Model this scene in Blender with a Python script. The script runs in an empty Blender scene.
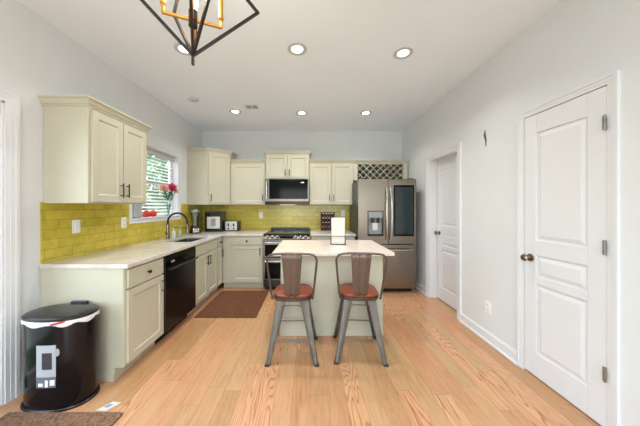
import bpy, bmesh, math, random
from mathutils import Vector, Matrix
random.seed(7)
C = bpy.context.scene
PI = math.pi

# ------------------------------------------------------------------ camera
cam_d = bpy.data.cameras.new('camera')
cam = bpy.data.objects.new('camera', cam_d)
C.collection.objects.link(cam)
cam.location = (0, 0, 1.36)
cam.rotation_euler = (PI / 2, 0, 0)
cam_d.sensor_width = 36
cam_d.lens = 36 * 245 / 640
cam_d.shift_x = 10 / 640
cam_d.shift_y = -6 / 640
cam_d.clip_start = 0.05
C.camera = cam

# ------------------------------------------------------------------ world, light, exposure
C.view_settings.view_transform = 'Standard'
C.view_settings.look = 'None'
C.view_settings.gamma = 1
C.view_settings.use_curve_mapping = False
C.view_settings.exposure = 0.13
C.cycles.diffuse_bounces = 8
world = bpy.data.worlds.new('sky')
C.world = world
world.use_nodes = True
wn = world.node_tree
sky = wn.nodes.new('ShaderNodeTexSky')
sky.sky_type = 'NISHITA'
sky.sun_disc = False
sky.sun_elevation = math.radians(48)
sky.sun_rotation = math.radians(200)
wn.links.new(sky.outputs[0], wn.nodes['Background'].inputs[0])
wn.nodes['Background'].inputs[1].default_value = 0.55


def area(name, loc, rot, sx, sy, power, col):
    l = bpy.data.lights.new(name, 'AREA')
    l.shape = 'RECTANGLE'
    l.size = sx; l.size_y = sy
    l.energy = power; l.color = col
    o = bpy.data.objects.new(name, l)
    C.collection.objects.link(o)
    o.location = loc; o.rotation_euler = rot
    return o


# daylight outside the windows behind the camera and outside the glass door on the left
area('daylight_rear_window', (-0.85, -5.40, 1.35), (PI / 2, 0, 0), 1.7, 2.0, 50, (0.78, 0.93, 1.0))
area('daylight_rear_window', (1.15, -5.40, 1.35), (PI / 2, 0, 0), 1.0, 2.0, 32, (0.78, 0.93, 1.0))
area('daylight_glass_door', (-2.60, 0.55, 1.15), (0, -PI / 2, 0), 2.0, 2.1, 20, (0.80, 0.94, 1.0))
area('daylight_kitchen_window', (-3.3, 3.5, 3.0), (0, -math.radians(50), 0), 1.2, 1.4, 60, (0.97, 0.99, 1.0))


# ------------------------------------------------------------------ materials
def lin(c):
    return tuple(((v / 255) / 12.92 if v / 255 <= 0.04045 else ((v / 255 + 0.055) / 1.055) ** 2.4) for v in c) + (1,)


MATS = {}


def mat(name, col, rough=0.5, metal=0.0, noise=0.0, nscale=8, bump=0.0, bscale=40, spec=None, stretch=None,
        emit=None, estr=0, coat=0):
    m = bpy.data.materials.new(name)
    m.use_nodes = True
    nt = m.node_tree
    b = nt.nodes['Principled BSDF']
    b.inputs['Roughness'].default_value = rough
    b.inputs['Metallic'].default_value = metal
    if spec is not None:
        b.inputs['Specular IOR Level'].default_value = spec
    if coat:
        b.inputs['Coat Weight'].default_value = coat
        b.inputs['Coat Roughness'].default_value = 0.08
    base = lin(col)
    tc = nt.nodes.new('ShaderNodeTexCoord')
    mp = nt.nodes.new('ShaderNodeMapping')
    nt.links.new(tc.outputs['Object'], mp.inputs[0])
    if stretch:
        mp.inputs['Scale'].default_value = stretch
    nz = nt.nodes.new('ShaderNodeTexNoise')
    nz.inputs['Scale'].default_value = nscale
    nz.inputs['Detail'].default_value = 4
    nt.links.new(mp.outputs[0], nz.inputs['Vector'])
    cr = nt.nodes.new('ShaderNodeValToRGB')
    k = noise
    cr.color_ramp.elements[0].position = 0.3
    cr.color_ramp.elements[1].position = 0.7
    cr.color_ramp.elements[0].color = tuple(max(0, v * (1 - k)) for v in base[:3]) + (1,)
    cr.color_ramp.elements[1].color = tuple(min(1, v * (1 + k)) for v in base[:3]) + (1,)
    nt.links.new(nz.outputs['Fac'], cr.inputs[0])
    nt.links.new(cr.outputs[0], b.inputs['Base Color'])
    if bump:
        n2 = nt.nodes.new('ShaderNodeTexNoise')
        n2.inputs['Scale'].default_value = bscale
        nt.links.new(mp.outputs[0], n2.inputs['Vector'])
        bp = nt.nodes.new('ShaderNodeBump')
        bp.inputs['Strength'].default_value = bump
        bp.inputs['Distance'].default_value = 0.01
        nt.links.new(n2.outputs['Fac'], bp.inputs['Height'])
        nt.links.new(bp.outputs[0], b.inputs['Normal'])
    if emit:
        b.inputs['Emission Color'].default_value = lin(emit)
        b.inputs['Emission Strength'].default_value = estr
    MATS[name] = m
    return m


def glassmat(name, tint=(255, 255, 255), fac=0.08, rough=0.02):
    m = bpy.data.materials.new(name)
    m.use_nodes = True
    nt = m.node_tree
    nt.nodes.clear()
    out = nt.nodes.new('ShaderNodeOutputMaterial')
    t = nt.nodes.new('ShaderNodeBsdfTransparent')
    t.inputs[0].default_value = lin(tint)
    g = nt.nodes.new('ShaderNodeBsdfGlossy')
    g.inputs['Roughness'].default_value = rough
    lw = nt.nodes.new('ShaderNodeLayerWeight')
    lw.inputs[0].default_value = fac
    mx = nt.nodes.new('ShaderNodeMixShader')
    nt.links.new(lw.outputs['Fresnel'], mx.inputs[0])
    nt.links.new(t.outputs[0], mx.inputs[1])
    nt.links.new(g.outputs[0], mx.inputs[2])
    nt.links.new(mx.outputs[0], out.inputs[0])
    return m


M_wall = mat('wall_paint', (218, 221, 222), 0.75, noise=0.015, nscale=3, bump=0.05, bscale=120)
M_walll = M_wall
M_ceil = mat('ceiling_paint', (238, 246, 254), 0.85, noise=0.01, nscale=2)
M_trim = mat('white_trim_paint', (222, 224, 227), 0.35, noise=0.01)
M_cab = mat('cream_cabinet_paint', (191, 187, 167), 0.38, noise=0.015, nscale=5)
M_side = M_cab
M_black = mat('black_metal', (26, 24, 23), 0.35, noise=0.1, metal=0.3)
M_blackpl = mat('black_plastic', (20, 19, 20), 0.25, noise=0.05)
M_dark = mat('dark_cavity', (16, 15, 14), 0.8)
M_steel = mat('brushed_steel', (136, 126, 116), 0.3, metal=1.0, noise=0.05, nscale=3, stretch=(60, 60, 1.0))
M_steelh = mat('polished_steel_handle', (205, 203, 200), 0.22, metal=1.0, noise=0.03)
M_gun = mat('gunmetal_steel', (104, 101, 97), 0.32, metal=0.9, noise=0.12, nscale=14)
M_gundark = mat('dark_gunmetal_tube', (100, 92, 86), 0.34, metal=0.8, noise=0.12, nscale=14)
M_splat = mat('brushed_bronze_steel', (112, 97, 88), 0.42, metal=0.6, noise=0.14, nscale=9, stretch=(14, 14, 0.6))
M_seat = mat('red_brown_wood', (122, 58, 34), 0.4, noise=0.25, nscale=6, stretch=(1, 10, 1))
M_brightsteel = mat('light_satin_steel', (214, 212, 208), .4, metal=.6, noise=.03)
M_steel.node_tree.nodes['Principled BSDF'].inputs['Anisotropic'].default_value = 0.8
M_steel.node_tree.nodes['Principled BSDF'].inputs['Roughness'].default_value = 0.26
M_darksteel = mat('dark_stainless', (120, 114, 108), .3, metal=1.0, noise=.05, stretch=(60, 60, 1))
M_glassblk = mat('black_glass', (10, 11, 12), 0.1, noise=0.05, spec=0.1)
M_tealglass = mat('smoked_glass_panel', (38, 50, 54), 0.08, noise=0.08, spec=0.6)
M_dw = mat('black_stainless', (42, 32, 28), 0.2, metal=0.75, noise=0.08)
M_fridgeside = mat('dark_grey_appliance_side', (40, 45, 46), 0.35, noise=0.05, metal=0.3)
M_white = mat('white_plastic', (236, 236, 234), 0.3, noise=0.01)
M_greypl = mat('grey_plastic', (150, 152, 154), 0.4, noise=0.03)
M_knob = mat('aged_nickel', (150, 138, 122), 0.22, metal=1.0, noise=0.1)
M_hinge = mat('hinge_nickel', (150, 150, 148), 0.3, metal=0.9, noise=0.1)
M_gold = mat('satin_gold', (206, 152, 66), 0.5, metal=0.5, noise=0.04)
M_bulb = mat('warm_bulb', (255, 236, 205), 0.3, emit=(255, 225, 185), estr=9)
M_lamp = mat('lamp_lens', (255, 252, 244), 0.4, emit=(255, 248, 236), estr=5)
M_blind = mat('white_blind_slat', (236, 236, 234), 0.45, noise=0.01)
M_valance = mat('grey_blind_valance', (196, 197, 196), 0.5, noise=0.02)
M_bag = mat('white_bin_bag', (226, 224, 228), 0.35, noise=0.08, nscale=30, bump=0.6, bscale=60)
M_red = mat('red_plastic', (178, 26, 46), 0.4, noise=0.05)
M_tomato = mat('tomato_skin', (214, 50, 26), 0.2, noise=0.12, nscale=12)
M_green = mat('leaf_green', (66, 112, 58), 0.5, noise=0.3, nscale=40)
M_pink = mat('pink_petal', (226, 92, 128), 0.55, noise=0.2, nscale=60)
M_peach = mat('peach_petal', (240, 206, 188), 0.55, noise=0.15, nscale=60)
M_rug = mat('brown_woven_rug', (112, 68, 40), 0.95, noise=0.4, nscale=28, bump=0.8, bscale=220, stretch=(1, 2.2, 1))
M_mat = mat('coir_mat', (140, 104, 78), 0.95, noise=0.5, nscale=60, bump=1.0, bscale=260)
M_paper = mat('white_paper', (212, 204, 197), 0.6, noise=0.01)
M_rackwood = mat('reddish_rack_wood', (120, 58, 36), 0.45, noise=0.2, nscale=20)
M_spice = mat('dark_spice', (52, 32, 24), 0.35, noise=0.4, nscale=30)
M_grass = mat('lawn_grass', (92, 124, 62), 0.9, noise=0.4, nscale=3)
M_foliage = mat('tree_foliage', (160, 188, 132), 0.7, noise=0.4, nscale=2)
M_bark = mat('tree_bark', (92, 76, 62), 0.9, noise=0.3)
M_rubber = mat('black_rubber', (24, 24, 24), 0.7, noise=0.05)
M_glass = glassmat('window_glass', (250, 252, 252), 0.06)
M_jar = glassmat('clear_jar_glass', (240, 244, 242), 0.14)
M_jug = glassmat('blender_jug_glass', (244, 248, 248), 0.4, 0.2)
M_blotch = mat('bare_drywall_scuff', (92, 90, 86), 0.9, noise=0.4, nscale=60)


def marble(name, base, vein, amt=0.5, rough=0.16):
    m = mat(name, base, rough)
    nt = m.node_tree
    b = nt.nodes['Principled BSDF']
    tc = nt.nodes.new('ShaderNodeTexCoord')
    n1 = nt.nodes.new('ShaderNodeTexNoise')
    n1.inputs['Scale'].default_value = 2.2
    n1.inputs['Detail'].default_value = 8
    n1.inputs['Distortion'].default_value = 1.6
    nt.links.new(tc.outputs['Object'], n1.inputs['Vector'])
    r = nt.nodes.new('ShaderNodeValToRGB')
    e = r.color_ramp.elements
    e[0].position = 0.42; e[0].color = lin(base)
    e[1].position = 0.58; e[1].color = lin(base)
    k = r.color_ramp.elements.new(0.5)
    k.color = tuple(a * (1 - amt) + b_ * amt for a, b_ in zip(lin(base), lin(vein)))
    nt.links.new(n1.outputs['Fac'], r.inputs[0])
    nt.links.new(r.outputs[0], b.inputs['Base Color'])
    return m


M_quartz = marble('white_quartz', (208, 203, 197), (180, 166, 150), 0.35)
M_islandtop = marble('warm_white_quartz', (228, 214, 203), (208, 188, 174), 0.35, 0.2)


def floor_mat():
    m = mat('oak_planks', (200, 160, 120), 0.3)
    nt = m.node_tree
    L = nt.links.new
    b = nt.nodes['Principled BSDF']
    tc = nt.nodes.new('ShaderNodeTexCoord')
    sx = nt.nodes.new('ShaderNodeSeparateXYZ')
    L(tc.outputs['Object'], sx.inputs[0])
    cb = nt.nodes.new('ShaderNodeCombineXYZ')
    def mth(op, a, v):
        n = nt.nodes.new('ShaderNodeMath'); n.operation = op; n.inputs[1].default_value = v
        L(a, n.inputs[0]); return n.outputs[0]
    row = mth('FLOOR', mth('DIVIDE', sx.outputs['X'], 0.127), 1)
    row = nt.nodes[-1].outputs[0]
    wn_ = nt.nodes.new('ShaderNodeTexWhiteNoise'); wn_.noise_dimensions = '1D'
    L(row, wn_.inputs['W'])
    ya = nt.nodes.new('ShaderNodeMath'); ya.operation = 'MULTIPLY_ADD'; ya.inputs[1].default_value = 1.25
    L(wn_.outputs['Value'], ya.inputs[0]); L(sx.outputs['Y'], ya.inputs[2])
    L(ya.outputs[0], cb.inputs['X']); L(sx.outputs['X'], cb.inputs['Y'])
    br = nt.nodes.new('ShaderNodeTexBrick')
    br.offset = 0.0; br.offset_frequency = 2; br.squash = 1.0
    br.inputs['Scale'].default_value = 1
    br.inputs['Brick Width'].default_value = 1.25
    br.inputs['Row Height'].default_value = 0.127
    br.inputs['Mortar Size'].default_value = 0.0011
    br.inputs['Mortar Smooth'].default_value = 0.3
    br.inputs['Color1'].default_value = (0, 0, 0, 1)
    br.inputs['Color2'].default_value = (1, 1, 1, 1)
    br.inputs['Mortar'].default_value = (0.5, 0.5, 0.5, 1)
    L(cb.outputs[0], br.inputs['Vector'])
    ramp = nt.nodes.new('ShaderNodeValToRGB')
    e = ramp.color_ramp.elements
    e[0].position = 0.0; e[0].color = lin((180, 140, 98))
    e[1].position = 1.0; e[1].color = lin((206, 164, 122))
    for p, c in ((0.25, (202, 148, 110)), (0.5, (192, 154, 112)), (0.75, (210, 158, 118))):
        k = ramp.color_ramp.elements.new(p); k.color = lin(c)
    L(br.outputs['Color'], ramp.inputs[0])
    # grain: stretched noise, shifted from plank to plank
    mp = nt.nodes.new('ShaderNodeMapping')
    mp.inputs['Scale'].default_value = (34, 2.4, 1)
    L(tc.outputs['Object'], mp.inputs[0])
    ad = nt.nodes.new('ShaderNodeVectorMath'); ad.operation = 'ADD'
    sc = nt.nodes.new('ShaderNodeVectorMath'); sc.operation = 'SCALE'
    sc.inputs['Scale'].default_value = 37
    L(br.outputs['Color'], sc.inputs[0])
    L(mp.outputs[0], ad.inputs[0]); L(sc.outputs[0], ad.inputs[1])
    gn = nt.nodes.new('ShaderNodeTexNoise')
    gn.inputs['Scale'].default_value = 1.0; gn.inputs['Detail'].default_value = 7
    gn.inputs['Roughness'].default_value = 0.6; gn.inputs['Distortion'].default_value = 1.4
    L(ad.outputs[0], gn.inputs['Vector'])
    gr = nt.nodes.new('ShaderNodeValToRGB')
    gr.color_ramp.elements[0].position = 0.28; gr.color_ramp.elements[0].color = (0.80, 0.75, 0.70, 1)
    gr.color_ramp.elements[1].position = 0.62; gr.color_ramp.elements[1].color = (1.04, 1.04, 1.04, 1)
    L(gn.outputs['Fac'], gr.inputs[0])
    mx = nt.nodes.new('ShaderNodeMixRGB'); mx.blend_type = 'MULTIPLY'; mx.inputs[0].default_value = 0.75
    L(ramp.outputs[0], mx.inputs[1]); L(gr.outputs[0], mx.inputs[2])
    # a few planks with dark open cathedral grain
    mp2 = nt.nodes.new('ShaderNodeMapping'); mp2.inputs['Scale'].default_value = (9, 0.9, 1)
    L(tc.outputs['Object'], mp2.inputs[0])
    ad2 = nt.nodes.new('ShaderNodeVectorMath'); ad2.operation = 'ADD'
    L(mp2.outputs[0], ad2.inputs[0]); L(sc.outputs[0], ad2.inputs[1])
    wv = nt.nodes.new('ShaderNodeTexNoise')
    wv.inputs['Scale'].default_value = 1.0; wv.inputs['Detail'].default_value = 1.5; wv.inputs['Roughness'].default_value = 0.35
    L(ad2.outputs[0], wv.inputs['Vector'])
    m1 = nt.nodes.new('ShaderNodeMath'); m1.operation = 'MULTIPLY'; m1.inputs[1].default_value = 21
    L(wv.outputs['Fac'], m1.inputs[0])
    m2 = nt.nodes.new('ShaderNodeMath'); m2.operation = 'PINGPONG'; m2.inputs[1].default_value = 0.5
    L(m1.outputs[0], m2.inputs[0])
    wr = nt.nodes.new('ShaderNodeValToRGB')
    wr.color_ramp.elements[0].position = 0.02; wr.color_ramp.elements[0].color = (0.58, 0.48, 0.40, 1)
    wr.color_ramp.elements[1].position = 0.22; wr.color_ramp.elements[1].color = (1, 1, 1, 1)
    L(m2.outputs[0], wr.inputs[0])
    mx2 = nt.nodes.new('ShaderNodeMixRGB'); mx2.blend_type = 'MULTIPLY'
    pk = nt.nodes.new('ShaderNodeValToRGB')
    pk.color_ramp.elements[0].position = 0.66; pk.color_ramp.elements[0].color = (0.16, 0.16, 0.16, 1)
    pk.color_ramp.elements[1].position = 0.72; pk.color_ramp.elements[1].color = (0.85, 0.85, 0.85, 1)
    L(br.outputs['Color'], pk.inputs[0])
    L(pk.outputs[0], mx2.inputs[0]); L(mx.outputs[0], mx2.inputs[1]); L(wr.outputs[0], mx2.inputs[2])
    # seams
    mx3 = nt.nodes.new('ShaderNodeMixRGB'); mx3.blend_type = 'MIX'
    mx3.inputs[2].default_value = lin((132, 96, 66))
    ms = nt.nodes.new('ShaderNodeMath'); ms.operation = 'MULTIPLY'; ms.inputs[1].default_value = 0.8
    L(br.outputs['Fac'], ms.inputs[0])
    L(ms.outputs[0], mx3.inputs[0]); L(mx2.outputs[0], mx3.inputs[1])
    L(mx3.outputs[0], b.inputs['Base Color'])
    b.inputs['Roughness'].default_value = 0.24
    return m


M_floor = floor_mat()


def tile_mat(axis):
    m = mat('chartreuse_glass_tile_' + axis, (186, 176, 60), 0.2)
    nt = m.node_tree
    L = nt.links.new
    b = nt.nodes['Principled BSDF']
    tc = nt.nodes.new('ShaderNodeTexCoord')
    sx = nt.nodes.new('ShaderNodeSeparateXYZ')
    L(tc.outputs['Object'], sx.inputs[0])
    cb = nt.nodes.new('ShaderNodeCombineXYZ')
    L(sx.outputs['Y' if axis == 'left' else 'X'], cb.inputs['X']); L(sx.outputs['Z'], cb.inputs['Y'])
    br = nt.nodes.new('ShaderNodeTexBrick')
    br.offset = 0.5
    br.inputs['Scale'].default_value = 1
    br.inputs['Brick Width'].default_value = 0.228
    br.inputs['Row Height'].default_value = 0.0785
    br.inputs['Mortar Size'].default_value = 0.0022
    br.inputs['Mortar Smooth'].default_value = 0.2
    br.inputs['Color1'].default_value = lin((208, 188, 78))
    br.inputs['Color2'].default_value = lin((188, 174, 64))
    br.inputs['Mortar'].default_value = lin((158, 146, 62))
    L(cb.outputs[0], br.inputs['Vector'])
    nz = nt.nodes.new('ShaderNodeTexNoise'); nz.inputs['Scale'].default_value = 14
    nz.inputs['Detail'].default_value = 4
    L(tc.outputs['Object'], nz.inputs['Vector'])
    r = nt.nodes.new('ShaderNodeValToRGB')
    r.color_ramp.elements[0].position = 0.3; r.color_ramp.elements[0].color = (0.86, 0.85, 0.8, 1)
    r.color_ramp.elements[1].position = 0.7; r.color_ramp.elements[1].color = (1.08, 1.08, 1.1, 1)
    L(nz.outputs['Fac'], r.inputs[0])
    mx = nt.nodes.new('ShaderNodeMixRGB'); mx.blend_type = 'MULTIPLY'; mx.inputs[0].default_value = 1
    L(br.outputs['Color'], mx.inputs[1]); L(r.outputs[0], mx.inputs[2])
    L(mx.outputs[0], b.inputs['Base Color'])
    iv = nt.nodes.new('ShaderNodeMath'); iv.operation = 'SUBTRACT'; iv.inputs[0].default_value = 1
    L(br.outputs['Fac'], iv.inputs[1])
    bp = nt.nodes.new('ShaderNodeBump'); bp.inputs['Strength'].default_value = 0.5
    bp.inputs['Distance'].default_value = 0.002
    L(iv.outputs[0], bp.inputs['Height']); L(bp.outputs[0], b.inputs['Normal'])
    return m


M_tileL = tile_mat('left')
M_tileB = tile_mat('back')


# ------------------------------------------------------------------ mesh helpers
class MB:
    def __init__(self):
        self.v = []; self.f = []

    def add(self, vs, fs, T=None):
        n = len(self.v)
        if T is not None:
            vs = [tuple(T @ Vector(v)) for v in vs]
        self.v += [tuple(v) for v in vs]
        self.f += [tuple(i + n for i in f) for f in fs]
        return self

    def box(self, x0, x1, y0, y1, z0, z1, T=None):
        if x0 > x1: x0, x1 = x1, x0
        if y0 > y1: y0, y1 = y1, y0
        if z0 > z1: z0, z1 = z1, z0
        vs = [(x, y, z) for z in (z0, z1) for y in (y0, y1) for x in (x0, x1)]
        fs = [(0, 2, 3, 1), (4, 5, 7, 6), (0, 1, 5, 4), (1, 3, 7, 5), (3, 2, 6, 7), (2, 0, 4, 6)]
        return self.add(vs, fs, T)

    def loft(self, rings, cap=True, close=True):
        n = len(rings[0]); vs = [p for r in rings for p in r]; fs = []
        for i in range(len(rings) - 1):
            for j in range(n if close else n - 1):
                a = i * n + j; b = i * n + (j + 1) % n
                fs.append((a, b, b + n, a + n))
        if cap:
            fs.append(tuple(range(n))[::-1])
            fs.append(tuple(range((len(rings) - 1) * n, len(rings) * n)))
        return self.add(vs, fs)

    def lathe(self, prof, c=(0, 0, 0), n=24, sx=1, sy=1, T=None, cap=True, power=2):
        rings = []
        for r, z in prof:
            ring = []
            for i in range(n):
                a = 2 * PI * i / n
                ca, sa = math.cos(a), math.sin(a)
                ex = 2 / power
                x = math.copysign(abs(ca) ** ex, ca) * r * sx
                y = math.copysign(abs(sa) ** ex, sa) * r * sy
                p = Vector((x, y, z))
                if T is not None: p = T @ p
                ring.append(tuple(p + Vector(c)))
            rings.append(ring)
        return self.loft(rings, cap)

    def tube(self, pts, r, n=10, cap=True, square=False, closed=False):
        pts = [Vector(p) for p in pts]
        rs = r if isinstance(r, (list, tuple)) else [r] * len(pts)
        rings = []
        prev = None
        N = len(pts)
        for i, p in enumerate(pts):
            if closed:
                t = (pts[(i + 1) % N] - p).normalized() + (p - pts[i - 1]).normalized()
            else:
                a = (pts[i] - pts[i - 1]).normalized() if i else Vector()
                b = (pts[i + 1] - pts[i]).normalized() if i < N - 1 else Vector()
                t = a + b
            t.normalize()
            if prev is None:
                up = Vector((0, 0, 1)) if abs(t.z) < 0.9 else Vector((1, 0, 0))
                u = t.cross(up).normalized()
            else:
                u = (prev - t * prev.dot(t)).normalized()
            prev = u
            w = t.cross(u)
            m = 4 if square else n
            off = PI / 4 if square else 0
            k = rs[i] * (1.414 if square else 1)
            rings.append([tuple(p + (u * math.cos(off + 2 * PI * j / m) + w * math.sin(off + 2 * PI * j / m)) * k) for j in range(m)])
        if closed:
            rings.append(rings[0])
            return self.loft(rings, False)
        return self.loft(rings, cap)

    def prism(self, poly, z0, z1, axis='z', T=None):
        def P(a, b, c):
            return (a, b, c) if axis == 'z' else ((a, c, b) if axis == 'y' else (c, a, b))
        n = len(poly)
        vs = [P(a, b, z0) for a, b in poly] + [P(a, b, z1) for a, b in poly]
        fs = [tuple(range(n))[::-1], tuple(range(n, 2 * n))] + [(i, (i + 1) % n, (i + 1) % n + n, i + n) for i in range(n)]
        return self.add(vs, fs, T)

    def build(self, name, m, parent=None, bevel=0, smooth=None, seg=2):
        me = bpy.data.meshes.new(name)
        me.from_pydata(self.v, [], self.f)
        bm = bmesh.new(); bm.from_mesh(me)
        bmesh.ops.recalc_face_normals(bm, faces=bm.faces)
        bm.to_mesh(me); bm.free()
        me.materials.append(m)
        o = bpy.data.objects.new(name, me)
        C.collection.objects.link(o)
        if parent is not None:
            o.parent = parent
        if bevel:
            md = o.modifiers.new('bevel', 'BEVEL')
            md.width = bevel; md.segments = seg; md.limit_method = 'ANGLE'
            md.angle_limit = math.radians(40)
        if smooth:
            me.polygons.foreach_set('use_smooth', [True] * len(me.polygons))
            try:
                me.set_sharp_from_angle(angle=math.radians(smooth if smooth > 1 else 40))
            except Exception:
                pass
        return o


def bx(*a):
    return MB().box(*a)


def rot(loc=(0, 0, 0), rx=0, ry=0, rz=0):
    return Matrix.Translation(loc) @ Matrix.Rotation(rz, 4, 'Z') @ Matrix.Rotation(ry, 4, 'Y') @ Matrix.Rotation(rx, 4, 'X')


def tag(o, label, cat, group=None, kind=None):
    if label: o['label'] = label
    if cat: o['category'] = cat
    if group: o['group'] = group
    if kind: o['kind'] = kind
    return o


def thing(name, label, cat, loc=(0, 0, 0), rz=0, group=None):
    o = bpy.data.objects.new(name, None)
    o.empty_display_size = 0.1
    C.collection.objects.link(o)
    o.location = loc; o.rotation_euler = (0, 0, rz)
    return tag(o, label, cat, group)


def struct(name, mb, m, parent=None, bevel=0, label=None, smooth=None):
    o = mb.build(name, m, parent, bevel, smooth)
    if parent is None:
        o['kind'] = 'structure'
        if label: o['label'] = label
    return o


def dup(root, loc, rz=0, label=None, group=None):
    r = root.copy(); C.collection.objects.link(r)
    r.location = loc; r.rotation_euler = (0, 0, rz)
    if label: r['label'] = label
    if group: r['group'] = group
    for ch in [o for o in C.objects if o.parent == root]:
        c = ch.copy(); C.collection.objects.link(c); c.parent = r
        for g in [o for o in C.objects if o.parent == ch]:
            d = g.copy(); C.collection.objects.link(d); d.parent = c
    return r


# ------------------------------------------------------------------ room shell
XL, XR, YB, YF, H = -2.11, 1.80, 4.80, -5.10, 2.85
TH = 0.14
WY0, WY1, WZ0, WZ1 = 2.895, 3.925, 1.225, 2.165          # kitchen window
DY0, DY1, DZ = -0.55, 1.69, 2.09                      # glass door on the left
NY0, NY1, NZ = 1.475, 2.055, 2.10                     # near right door
FY0, FY1, FZ = 2.985, 3.69, 2.06                       # far right door

struct('floor', bx(XL - TH, XR + 0.5, YF - TH, YB + TH, -0.05, 0), M_floor)
struct('ceiling', bx(XL - TH, XR + 0.5, YF - TH, YB + TH, H, H + 0.1), M_ceil)


def wall_x(x0, x1, y0, y1, holes):
    """wall in the YZ plane with rectangular holes (ya, yb, za, zb)"""
    m = MB(); y = y0
    for ya, yb, za, zb in sorted(holes):
        m.box(x0, x1, y, ya, 0, H)
        if za > 0: m.box(x0, x1, ya, yb, 0, za)
        m.box(x0, x1, ya, yb, zb, H)
        y = yb
    m.box(x0, x1, y, y1, 0, H)
    return m


struct('wall_left', wall_x(XL - TH, XL, YF, YB, [(DY0, DY1, 0, DZ), (WY0, WY1, WZ0, WZ1)]), M_walll)
struct('wall_right', wall_x(XR, XR + TH, YF, YB, [(NY0, NY1, 0, NZ), (FY0, FY1, 0, FZ)]), M_wall)
struct('wall_back', bx(XL - TH, XR + TH, YB, YB + TH, 0, H), M_wall)
m = MB()
m.box(XL - TH, -1.75, YF - TH, YF, 0, H); m.box(0.05, 0.6, YF - TH, YF, 0, H); m.box(1.7, XR + TH, YF - TH, YF, 0, H)
m.box(-1.75, 0.05, YF - TH, YF, 0, 0.3); m.box(-1.75, 0.05, YF - TH, YF, 2.4, H)
m.box(0.6, 1.7, YF - TH, YF, 0, 0.3); m.box(0.6, 1.7, YF - TH, YF, 2.4, H)
struct('wall_front', m, M_wall)
for n, (a, b) in ((3, (-1.75, 0.05)), (4, (0.6, 1.7))):
    w = thing('window_%d' % n, None, None); w['kind'] = 'structure'
    m = MB()
    for (p, q, r, s) in ((a, a + .05, .3, 2.4), (b - .05, b, .3, 2.4), (a, b, .3, .35), (a, b, 2.35, 2.4), (a, b, 1.33, 1.37)):
        m.box(p, q, YF - .09, YF - .04, r, s)
    m.build('window_frame', M_trim, w)
    bx(a + .04, b - .04, YF - .07, YF - .065, .34, 2.36).build('window_pane', M_glass, w)
# closets behind the two right-hand doors
struct('wall_closet', MB().box(XR + 0.45, XR + 0.5, 0, YB, 0, H), M_wall)


# casings
def casing(x, sgn, y0, y1, ztop, w=0.075, d=0.018, zb=0):
    """stepped door casing on a wall in the YZ plane; sgn = direction into the room"""
    m = MB()
    for k, (o0, o1, dd) in enumerate(((0.0, w * .35, d * .6), (w * .35, w * .72, d * .8), (w * .72, w, d * 1.1))):
        m.box(x, x + sgn * dd, y0 - o1, y0 - o0, zb, ztop + o0)
        m.box(x, x + sgn * dd, y1 + o0, y1 + o1, zb, ztop + o0)
        m.box(x, x + sgn * dd, y0 - o1, y1 + o1, ztop + o0, ztop + o1)
    return m


# --- near right door (closed, hinges towards the camera)
def panel_door(name, x, sgn, y0, y1, z0, z1, hinge_low, th=0.035):
    d = thing(name, None, None); d['kind'] = 'structure'
    w = y1 - y0
    st = 0.105 * w / 0.56
    zs = [z0 + 0.19, z0 + 0.735, z0 + 0.80, z0 + 0.965, z0 + 1.085, z1 - 0.15]
    m = MB()
    xf, xb = x, x - sgn * th
    rec = x - sgn * 0.010
    m.box(xb, rec, y0, y1, z0, z1)
    m.box(rec, xf, y0, y0 + st, z0, z1); m.box(rec, xf, y1 - st, y1, z0, z1)
    for a, b in ((z0, zs[0]), (zs[1], zs[2]), (zs[3], zs[4]), (zs[5], z1)):
        m.box(rec, xf, y0 + st, y1 - st, a, b)
    m.build('door_slab', M_trim, d, bevel=0.004)
    for a, b in ((zs[0], zs[1]), (zs[2], zs[3]), (zs[4], zs[5])):
        i = 0.028
        pm = MB()
        ya, yb = y0 + st + 0.012, y1 - st - 0.012
        za, zb = a + 0.012, b - 0.012
        v = [(rec, ya, za), (rec, yb, za), (rec, yb, zb), (rec, ya, zb)]
        k = x - sgn * 0.002
        v2 = [(k, ya + i, za + i), (k, yb - i, za + i), (k, yb - i, zb - i), (k, ya + i, zb - i)]
        pm.add(v + v2, [(4, 5, 6, 7), (0, 1, 5, 4), (1, 2, 6, 5), (2, 3, 7, 6), (3, 0, 4, 7), (3, 2, 1, 0)])
        pm.build('raised_panel', M_trim, d)
    return d


def door_knob(parent, x, sgn, y, z):
    T = Matrix.Translation((x, y, z)) @ Matrix.Rotation(sgn * PI / 2, 4, 'Y')
    m = MB()
    m.lathe([(0.031, 0), (0.031, 0.006), (0.012, 0.012), (0.011, 0.03), (0.02, 0.036), (0.027, 0.046), (0.028, 0.056), (0.022, 0.066), (0.008, 0.071)], T=T, n=20)
    return m.build('door_knob', M_knob, parent, smooth=35)


d2 = panel_door('door_2', XR - 0.006, -1, NY0 + 0.004, NY1 - 0.004, 0.012, NZ - 0.004, True)
casing(XR, -1, NY0, NY1, NZ, w=0.055).build('door_casing', M_trim, d2)
door_knob(d2, XR - 0.006, -1, NY1 - 0.065, 0.95)
for z in (1.87, 1.115, 0.35):
    m = MB()
    m.tube([(XR - 0.024, NY0 + 0.001, z - .045), (XR - 0.024, NY0 + 0.001, z + .045)], 0.0065, 10)
    m.box(XR - 0.0215, XR - 0.019, NY0 - 0.002, NY0 + 0.016, z - .042, z + .042)
    m.build('hinge', M_hinge, d2)
bx(XR - 0.010, XR + 0.02, NY1 - .003, NY1 + 0.004, 0.91, 0.97).build('strike_plate', M_hinge, d2)
bx(XR + 0.032, XR + TH, NY0, NY1, NZ - 0.02, NZ).build('door_jamb', M_trim, d2)

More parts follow.
